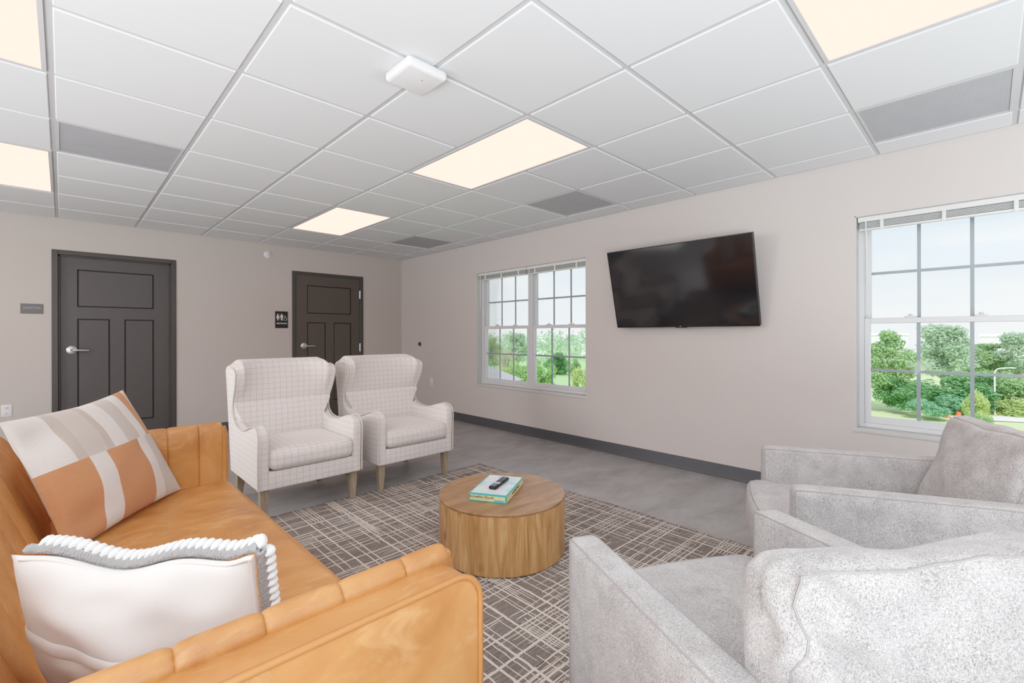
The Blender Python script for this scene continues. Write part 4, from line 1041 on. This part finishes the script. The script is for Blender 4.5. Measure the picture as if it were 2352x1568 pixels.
for i, (nm, lb, kind, tone, x, y, z, h, w, gp) in enumerate((
    ('deciduous_tree', 'leafy green tree at the left side of the far window', 'leafy', 'green', 60.3, 65.9, -5.99, 6.8, 5.6, G1),
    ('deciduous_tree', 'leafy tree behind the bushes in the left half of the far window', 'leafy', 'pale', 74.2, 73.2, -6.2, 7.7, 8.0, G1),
    ('garden_bush', 'bright green bush behind the centre post of the far window', 'bush', 'bright', 43.0, 40.8, -6.1, 4.5, 3.6, G1),
    ('garden_bush', 'low lime green bush beside the grey roof in the far window', 'bush', 'lime', 43.6, 44.4, -5.6, 2.7, 3.0, G1),
    ('garden_bush', 'bright green bush just right of the centre post of the far window', 'bush', 'bright', 43.1, 37.9, -6.1, 4.3, 2.7, G1),
    ('deciduous_tree', 'darker green tree above the lawn patch in the far window', 'leafy', 'dark', 65.4, 53.9, -7.0, 4.9, 6.4, G1),
    ('garden_bush', 'yellow-green bush at the right edge of the far window', 'bush', 'lime', 45.2, 33.1, -6.1, 3.8, 3.0, G1),
    ('deciduous_tree', 'small green tree at the right side of the far window', 'leafy', 'green', 65.3, 49.9, -6.9, 3.9, 3.6, G1),
    ('deciduous_tree', 'large pale green tree with visible trunk at the left of the right-hand window', 'leafy', 'green', 91.7, 10.2, -9.0, 11.0, 10.0, G2),
    ('garden_bush', 'dark undergrowth bush at the foot of the large left tree, right-hand window', 'bush', 'dark', 89.4, 8.0, -9.4, 4.4, 5.4, G2),
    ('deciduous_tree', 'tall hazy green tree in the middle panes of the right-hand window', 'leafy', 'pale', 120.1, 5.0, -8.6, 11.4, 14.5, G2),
    ('garden_bush', 'wide dark green thicket below the tall hazy tree, right-hand window', 'bush', 'dark', 99.6, 3.7, -10.0, 5.4, 10.6, G2),
    ('deciduous_tree', 'broad hazy tree left of the street lamp, right-hand window', 'leafy', 'green', 123.6, -1.2, -8.7, 8.3, 12.0, G2),
    ('garden_bush', 'dark bush behind the street lamp pole', 'bush', 'dark', 107.3, -0.9, -10.3, 5.4, 6.0, G2),
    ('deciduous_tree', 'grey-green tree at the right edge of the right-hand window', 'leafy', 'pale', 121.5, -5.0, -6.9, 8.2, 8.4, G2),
    ('garden_bush', 'green thicket right of the street lamp pole', 'bush', 'green', 106.3, -4.4, -10.5, 6.6, 8.0, G2),
    ('garden_bush', 'blue-green shrub at the edge of the lawn, left of the orange barrels', 'bush', 'blue', 85.7, 4.8, -10.0, 2.4, 4.6, G2),
    ('garden_bush', 'blue-green shrub behind the orange barrels', 'bush', 'blue', 92.8, 2.0, -10.2, 3.0, 5.2, G2),
    ('garden_bush', 'yellow-green sapling beside the white road, left of the street lamp', 'bush', 'lime', 82.2, -0.2, -9.7, 4.2, 2.6, G2),
    ('garden_bush', 'small green sapling in front of the white road', 'bush', 'green', 68.1, -0.45, -9.0, 2.2, 1.9, G2),
    ('garden_bush', 'pale weedy bush along the road, right of the street lamp pole', 'bush', 'lime', 100.0, -3.8, -11.3, 3.4, 6.4, G2))):
    plant(nm, lb, 'tree' if kind == 'leafy' else 'bush', kind, tone, x, y, z, h, w, gp, i*1.9)
# bare bush
tw = thing('bare_bush', 'pale leafless bush above the grey roof in the far window', 'bush', (55.1, 56.9, -6.3), 0)
bm = bmesh.new()
for k in range(150):
    a = rg.uniform(0, 6.28); r0 = rg.uniform(.2, 2.0); p0 = Vector((rg.uniform(-.5, .5), rg.uniform(-.5, .5), 0)); p1 = Vector((math.cos(a)*r0, math.sin(a)*r0, rg.uniform(2.4, 5.2)))
    add_tube(bm, [p0, p0*.5+p1*.5+Vector((0, 0, .5)), p1], .05, 4, taper=lambda t: 1-.6*t)
for k in range(120):
    a = rg.uniform(0, 6.28); r0 = rg.uniform(.4, 1.7); p0 = Vector((math.cos(a)*r0, math.sin(a)*r0, rg.uniform(1.2, 4)))
    add_tube(bm, [p0, p0+Vector((rg.uniform(-1, 1), rg.uniform(-1, 1), rg.uniform(.2, 1)))], .03, 4)
bmesh.ops.translate(bm, vec=tw.location, verts=bm.verts); fin('twigs', bm, LEAF['twig'], tw, smooth=0)
# ground falling away from the building: higher towards the far window
def gz(x, y):
    a = math.degrees(math.atan2(y+1.1, x)); k = min(1, max(0, (a-9)/22)); k = k*k*(3-2*k)
    d = math.hypot(x, y); s_ = -10.6+4.4*k
    return s_-.018*max(0, d-88)*(1-k)-.006*max(0, d-60)*k+.25*noise.noise(Vector((x*.05, y*.05, 0)))
bm = bmesh.new(); rows = []
for i in range(60):
    d = 12+488*(i/59)**1.7; rows.append([Vector((d*math.cos(R(a)), d*math.sin(R(a))-1.1, gz(d*math.cos(R(a)), d*math.sin(R(a))-1.1))) for a in range(-34, 87, 2)])
grid_mesh(bm, rows)
t = NT('lawn'); o_ = t.obj(); c_ = t.mix(t.noise(o_, .12, 5, .65), lin(196, 216, 150), lin(222, 226, 178)); c_ = t.mix(t.math('MULTIPLY', t.noise(o_, 3.5, 3), .4), c_, lin(170, 200, 128)); yy_ = t.sep(o_)[1]; c_ = t.mix(t.ramp(t.math('MULTIPLY', yy_, .02), (.3, 0.0), (.6, 1.0)), c_, lin(168, 204, 140)); t.bsdf(c_, .95)
tag(fin('lawn', bm, t.m, smooth=180), kind='structure')
# white concrete road
M_conc = plain('pale_concrete', lin(240, 232, 228), .9)
bm = bmesh.new()
for A_, B_ in (((96, -40), (103, -34)), ((93.5, -6.5), (102.5, -6.2)), ((90.5, -1), (98.5, -.6)), ((90.2, 2.2), (96, 3.0)), ((92.5, 5.2), (96.0, 5.8))):
    pass
L_ = [(108, -40), (97.5, -12), (93.0, -6.5), (90.0, -1.0), (89.2, 2.2), (89.8, 4.4)]; R_ = [(122, -36), (106, -12), (100.5, -6.5), (95.5, -.6), (92.6, 2.6), (90.6, 5.0)]
rows = []
for side in (L_, R_): rows.append([Vector((p.x, p.y, gz(p.x, p.y)+.10)) for p in catmull([(a_, b_) for a_, b_ in side], 10)])
mid = [(p+q)/2 for p, q in zip(*rows)]
for p in mid: p.z = gz(p.x, p.y)+.12
grid_mesh(bm, [rows[0], mid, rows[1]]); tag(fin('concrete_road', bm, M_conc, smooth=180), kind='structure')
# street lamp
lx, ly = 98.5, -1.75; lz = gz(lx, ly)
M_pole = plain('white_pole', lin(244, 244, 246), .5)
lp = thing('street_lamp', 'white street lamp with curved arm beside the road', 'street lamp', (lx, ly, lz))
bm = bmesh.new(); add_tube(bm, [(lx, ly, lz-.3), (lx, ly, lz+3), (lx, ly, lz+6.2)], .13, 10, taper=lambda t: 1-.3*t); fin('pole', bm, M_pole, lp, smooth=60)
bm = bmesh.new(); add_tube(bm, catmull([(lx, ly, lz+6.2), (lx+.05, ly-.15, lz+6.6), (lx+.2, ly-.55, lz+6.85), (lx+.6, ly-1.4, lz+6.95)], 6), .085, 8); fin('arm', bm, M_pole, lp, smooth=60)
bm = bmesh.new(); add_box(bm, (lx+.5, ly-2.15, lz+6.88), (lx+.85, ly-1.35, lz+7.02), .04, 2); fin('lamp_head', bm, M_pole, lp, smooth=40)
# orange barrels
for k, (x, y, lb) in enumerate(((89.6, 2.86, 'orange traffic barrel beside the road, the left one of the pair'), (90.0, 1.82, 'orange traffic barrel beside the road, the right one of the pair'))):
    z = gz(x, y); b_ = thing('traffic_barrel', lb, 'barrel', (x, y, z), 0, 'orange traffic barrels')
    bm = bmesh.new(); add_lathe(bm, [(.36, 0), (.36, .12), (.30, .14), (.29, .5), (.27, .52), (.25, .85), (.10, .9)], 16, Matrix.Translation((x, y, z))); fin('barrel_body', bm, plain('orange_plastic', lin(246, 120, 72), .5) if k == 0 else bpy.data.materials['orange_plastic'], b_, smooth=40)
    bm = bmesh.new(); add_lathe(bm, [(.298, .25), (.302, .26), (.302, .36), (.298, .37)], 16, Matrix.Translation((x, y, z))); fin('reflective_band', bm, M_pole, b_, smooth=40)
# neighbouring building with a grey shingle roof
t = NT('grey_shingles'); o_ = t.obj(); br = t.n('ShaderNodeTexBrick', {'offset': .5}, Vector=t.map(o_, (1, 1, 1), rot=(0, 0, .8)), Color1=lin(190, 190, 194), Color2=lin(170, 170, 176), Mortar=lin(150, 150, 156), Scale=1.6, Mortar_Size=.01, Brick_Width=.6, Row_Height=.25); t.bsdf(br.outputs['Color'], .9); M_shingle = t.m
nb = thing('neighbouring_building', 'low building with grey shingle roof outside the far window', 'building', (23.5, 31.5, -6.2))
c0, c1, c2, c3 = Vector((28.6, 26.9, -2.72)), Vector((21.9, 23.4, -2.72)), Vector((14.6, 37.3, -2.72)), Vector((21.3, 40.8, -2.72))
ra_, rb_ = Vector((23.7, 29.4, -.55)), Vector((19.5, 36.8, -.55))
bm = bmesh.new(); V = {k: bm.verts.new(p) for k, p in dict(a=c0, b=c1, c=c2, d=c3, r=ra_, s=rb_).items()}
for q in (('a', 'r', 'b'), ('b', 'r', 's', 'c'), ('c', 's', 'd'), ('d', 's', 'r', 'a')): bm.faces.new([V[k] for k in q])
fin('hip_roof', bm, M_shingle, nb, smooth=0)
bm = bmesh.new(); cc_ = (c0+c1+c2+c3)/4; pl = [cc_+(p-cc_)*.985 for p in (c0, c1, c2, c3)]
add_prism(bm, [(p.x, p.y) for p in pl], 'z', -2.95, -2.70); fin('fascia', bm, plain('grey_fascia', lin(140, 140, 146), .7), nb, smooth=0)
bm = bmesh.new(); pl = [cc_+(p-cc_)*.92 for p in (c0, c1, c2, c3)]; add_prism(bm, [(p.x, p.y) for p in pl], 'z', -6.6, -2.9); fin('wall', bm, plain('pale_siding', lin(206, 200, 192), .8), nb, smooth=0)
# hazy woodland along the horizon, beyond counting
bm = bmesh.new()
for k in range(15000):
    a = rg.uniform(-22, 66); dep = rg.uniform(0, 1); D_ = 128+70*dep+(70 if a < 16 else 0)
    x, y = D_*math.cos(R(a)), D_*math.sin(R(a))-1.1; zb = gz(x, y)
    hh = (9.0 if a > 20 else 6.2)*(.72+.38*noise.noise(Vector((a*.55, dep*3, 2)))+.20*noise.noise(Vector((a*2.1, dep*5, 5))))+(dep*1.8)
    z = zb+hh*rg.random()**.7; s_ = rg.uniform(.35, .95)
    d = Vector((rg.gauss(0, 1), rg.gauss(0, 1), rg.gauss(0, 1))).normalized(); a1 = d.orthogonal().normalized(); b1 = d.cross(a1)
    bm.faces.new([bm.verts.new(Vector((x, y, z))+q) for q in (-a1*s_, b1*s_*.6, a1*s_, -b1*s_*.6)])
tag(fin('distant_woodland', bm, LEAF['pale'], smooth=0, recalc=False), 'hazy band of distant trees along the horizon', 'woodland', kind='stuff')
for k, (a, D_, wd_, hh, zc, lb) in enumerate(((42.4, 168, 4.5, 1.2, -.9, 'white low roof glimpsed among distant trees, left half of the far window'), (36.8, 165, 2.6, 1.0, -1.3, 'small white roof among distant trees, right half of the far window'),
      (-2.5, 250, 26, 3.0, -1.6, 'long white buildings on the horizon at the right of the right-hand window'), (7.5, 260, 20, 3.0, -1.2, 'white buildings on the horizon behind the large left tree, right-hand window'))):
    x, y = D_*math.cos(R(a)), D_*math.sin(R(a))-1.1
    b_ = thing('distant_building', lb, 'building', (x, y, zc-hh/2), R(a))
    M_ = Matrix.Translation((x, y, zc)) @ Matrix.Rotation(R(a), 4, 'Z')
    bm = bmesh.new(); add_box(bm, (-2, -wd_/2, -hh/2-6), (2, wd_/2, hh/2), 0, 1, M_); fin('wall', bm, M_pole, b_, smooth=0)
    bm = bmesh.new(); add_prism(bm, [(-2.3, hh/2), (2.3, hh/2), (0, hh/2+hh*.35)], 'y', -wd_/2-.3, wd_/2+.3); bmesh.ops.transform(bm, matrix=M_, verts=bm.verts); fin('roof', bm, bpy.data.materials['pale_concrete'], b_, smooth=0)
for k, (a, lb) in enumerate(((36.2, 'thin white pole among distant trees, nearest the centre post of the far window'), (33.0, 'thin white pole among distant trees, nearest the right edge of the far window'))):
    D_ = 112; x, y = D_*math.cos(R(a)), D_*math.sin(R(a))-1.1
    bm = bmesh.new(); add_tube(bm, [(x, y, gz(x, y)), (x, y, 0), (x, y, .6)], .10, 6, taper=lambda t: 1-.4*t); tag(fin('light_pole', bm, M_pole, smooth=60), lb, 'pole', 'distant light poles')


# ------------------------------------------------------------------ light
def area(name, loc, target, sx, sy, power, col=(1, 1, 1)):
    l = bpy.data.lights.new(name, 'AREA'); l.shape = 'RECTANGLE'; l.size = sx; l.size_y = sy; l.energy = power; l.color = col
    o = bpy.data.objects.new(name, l); C.objects.link(o); o.location = loc
    o.rotation_euler = (Vector(target)-Vector(loc)).to_track_quat('-Z', 'Y').to_euler(); return o
area('bounce_fill', (-1.3, -2.5, .30), (-1.3, -2.48, 2.35), 2.4, 1.6, 200, (.87, .94, 1.0))
area('bounce_fill', (2.4, -3.5, .30), (2.4, -3.55, 2.35), 1.8, 1.2, 60, (.90, .95, 1.0))  # added unseen fill, lifts the right side of the ceiling
area('bounce_fill', (-1.9, .5, .4), (-1.2, 1.0, 2.35), 1.6, 1.6, 30, (.95, .975, 1.0))  # added fill out of view on the left, brightens the farther ceiling
area('bounce_fill', (-2.3, 3.4, .4), (-1.6, 3.6, 2.35), 1.4, 1.4, 6, (1.0, .98, .95))  # added faint fill, lifts the ceiling towards the back wall
area('side_fill', (-3.1, -2.9, 1.7), (1.6, .4, .8), 2.0, 1.1, 8, (.98, .99, 1.0))  # added unseen light from behind left, not a fixture of the room
area('side_fill', (-3.1, 2.7, 1.7), (2.6, -.2, .8), 2.0, 1.1, 52, (.98, .99, 1.0))  # added unseen fill from the left, brightens left-facing sides and the right wall
sun = bpy.data.lights.new('sun', 'SUN'); sun.energy = 1.8; sun.angle = R(3); sun.color = (1, .97, .92)
so = bpy.data.objects.new('sun', sun); C.objects.link(so); so.rotation_euler = Vector((.62, .25, -.75)).to_track_quat('-Z', 'Y').to_euler(); so.location = (0, 0, 20)
w = bpy.data.worlds.new('sky'); bpy.context.scene.world = w; w.use_nodes = True; nt = w.node_tree; nt.nodes.clear()
wo = nt.nodes.new('ShaderNodeOutputWorld'); bg = nt.nodes.new('ShaderNodeBackground'); nt.links.new(bg.outputs[0], wo.inputs[0])
tcn = nt.nodes.new('ShaderNodeTexCoord'); sp = nt.nodes.new('ShaderNodeSeparateXYZ'); nt.links.new(tcn.outputs['Generated'], sp.inputs[0])
rp = nt.nodes.new('ShaderNodeValToRGB'); nt.links.new(sp.outputs[2], rp.inputs[0])
els = rp.color_ramp.elements; els[0].position = .0; els[0].color = lin(243, 247, 250); els[1].position = .5; els[1].color = lin(202, 222, 244)
e2 = els.new(.14); e2.color = lin(226, 238, 249)
cn = nt.nodes.new('ShaderNodeTexNoise'); cn.inputs['Scale'].default_value = 3.0; cn.inputs['Detail'].default_value = 5
mp = nt.nodes.new('ShaderNodeMapping'); mp.inputs['Scale'].default_value = (1, 1, 4); nt.links.new(tcn.outputs['Generated'], mp.inputs[0]); nt.links.new(mp.outputs[0], cn.inputs['Vector'])
cr2 = nt.nodes.new('ShaderNodeValToRGB'); cr2.color_ramp.elements[0].position = .48; cr2.color_ramp.elements[1].position = .68; nt.links.new(cn.outputs['Fac'], cr2.inputs[0])
mxn = nt.nodes.new('ShaderNodeMix'); mxn.data_type = 'RGBA'; nt.links.new(cr2.outputs[0], mxn.inputs[0]); nt.links.new(rp.outputs[0], mxn.inputs[6]); mxn.inputs[7].default_value = lin(248, 250, 252)
nt.links.new(mxn.outputs[2], bg.inputs[0]); bg.inputs[1].default_value = .76

# ------------------------------------------------------------------ camera and view
cam = bpy.data.cameras.new('camera'); co = bpy.data.objects.new('camera', cam); C.objects.link(co)
co.location = CAM; cam.sensor_width = 36; cam.lens = 1062.95*36/2352; cam.shift_y = -16.6/2352; cam.clip_start = .02; cam.clip_end = 2000
co.rotation_euler = (PI/2, R(.12), -YAW)
S = bpy.context.scene; S.camera = co
S.view_settings.view_transform = 'Standard'; S.view_settings.look = 'None'
S.view_settings.exposure = 0.34
S.view_settings.use_curve_mapping = True          # soft shoulder, as in a bracketed interior photograph
cm = S.view_settings.curve_mapping; WL = 4.0; cm.white_level = (WL, WL, WL); cm.extend = 'HORIZONTAL'
cv = cm.curves[3]
for x, y in ((.025, .034), (.05, .075), (.1, .155), (.2, .29), (.4, .51), (.6, .675), (.8, .80), (1.0, .89), (1.3, .955), (2.0, .985)):
    cv.points.new(x/WL, y)
cm.update()
S.cycles.max_bounces = 5; S.cycles.diffuse_bounces = 4; S.cycles.glossy_bounces = 3; S.cycles.transmission_bounces = 3; S.cycles.transparent_max_bounces = 8
S.cycles.caustics_reflective = False; S.cycles.caustics_refractive = False
S.cycles.adaptive_threshold = .015
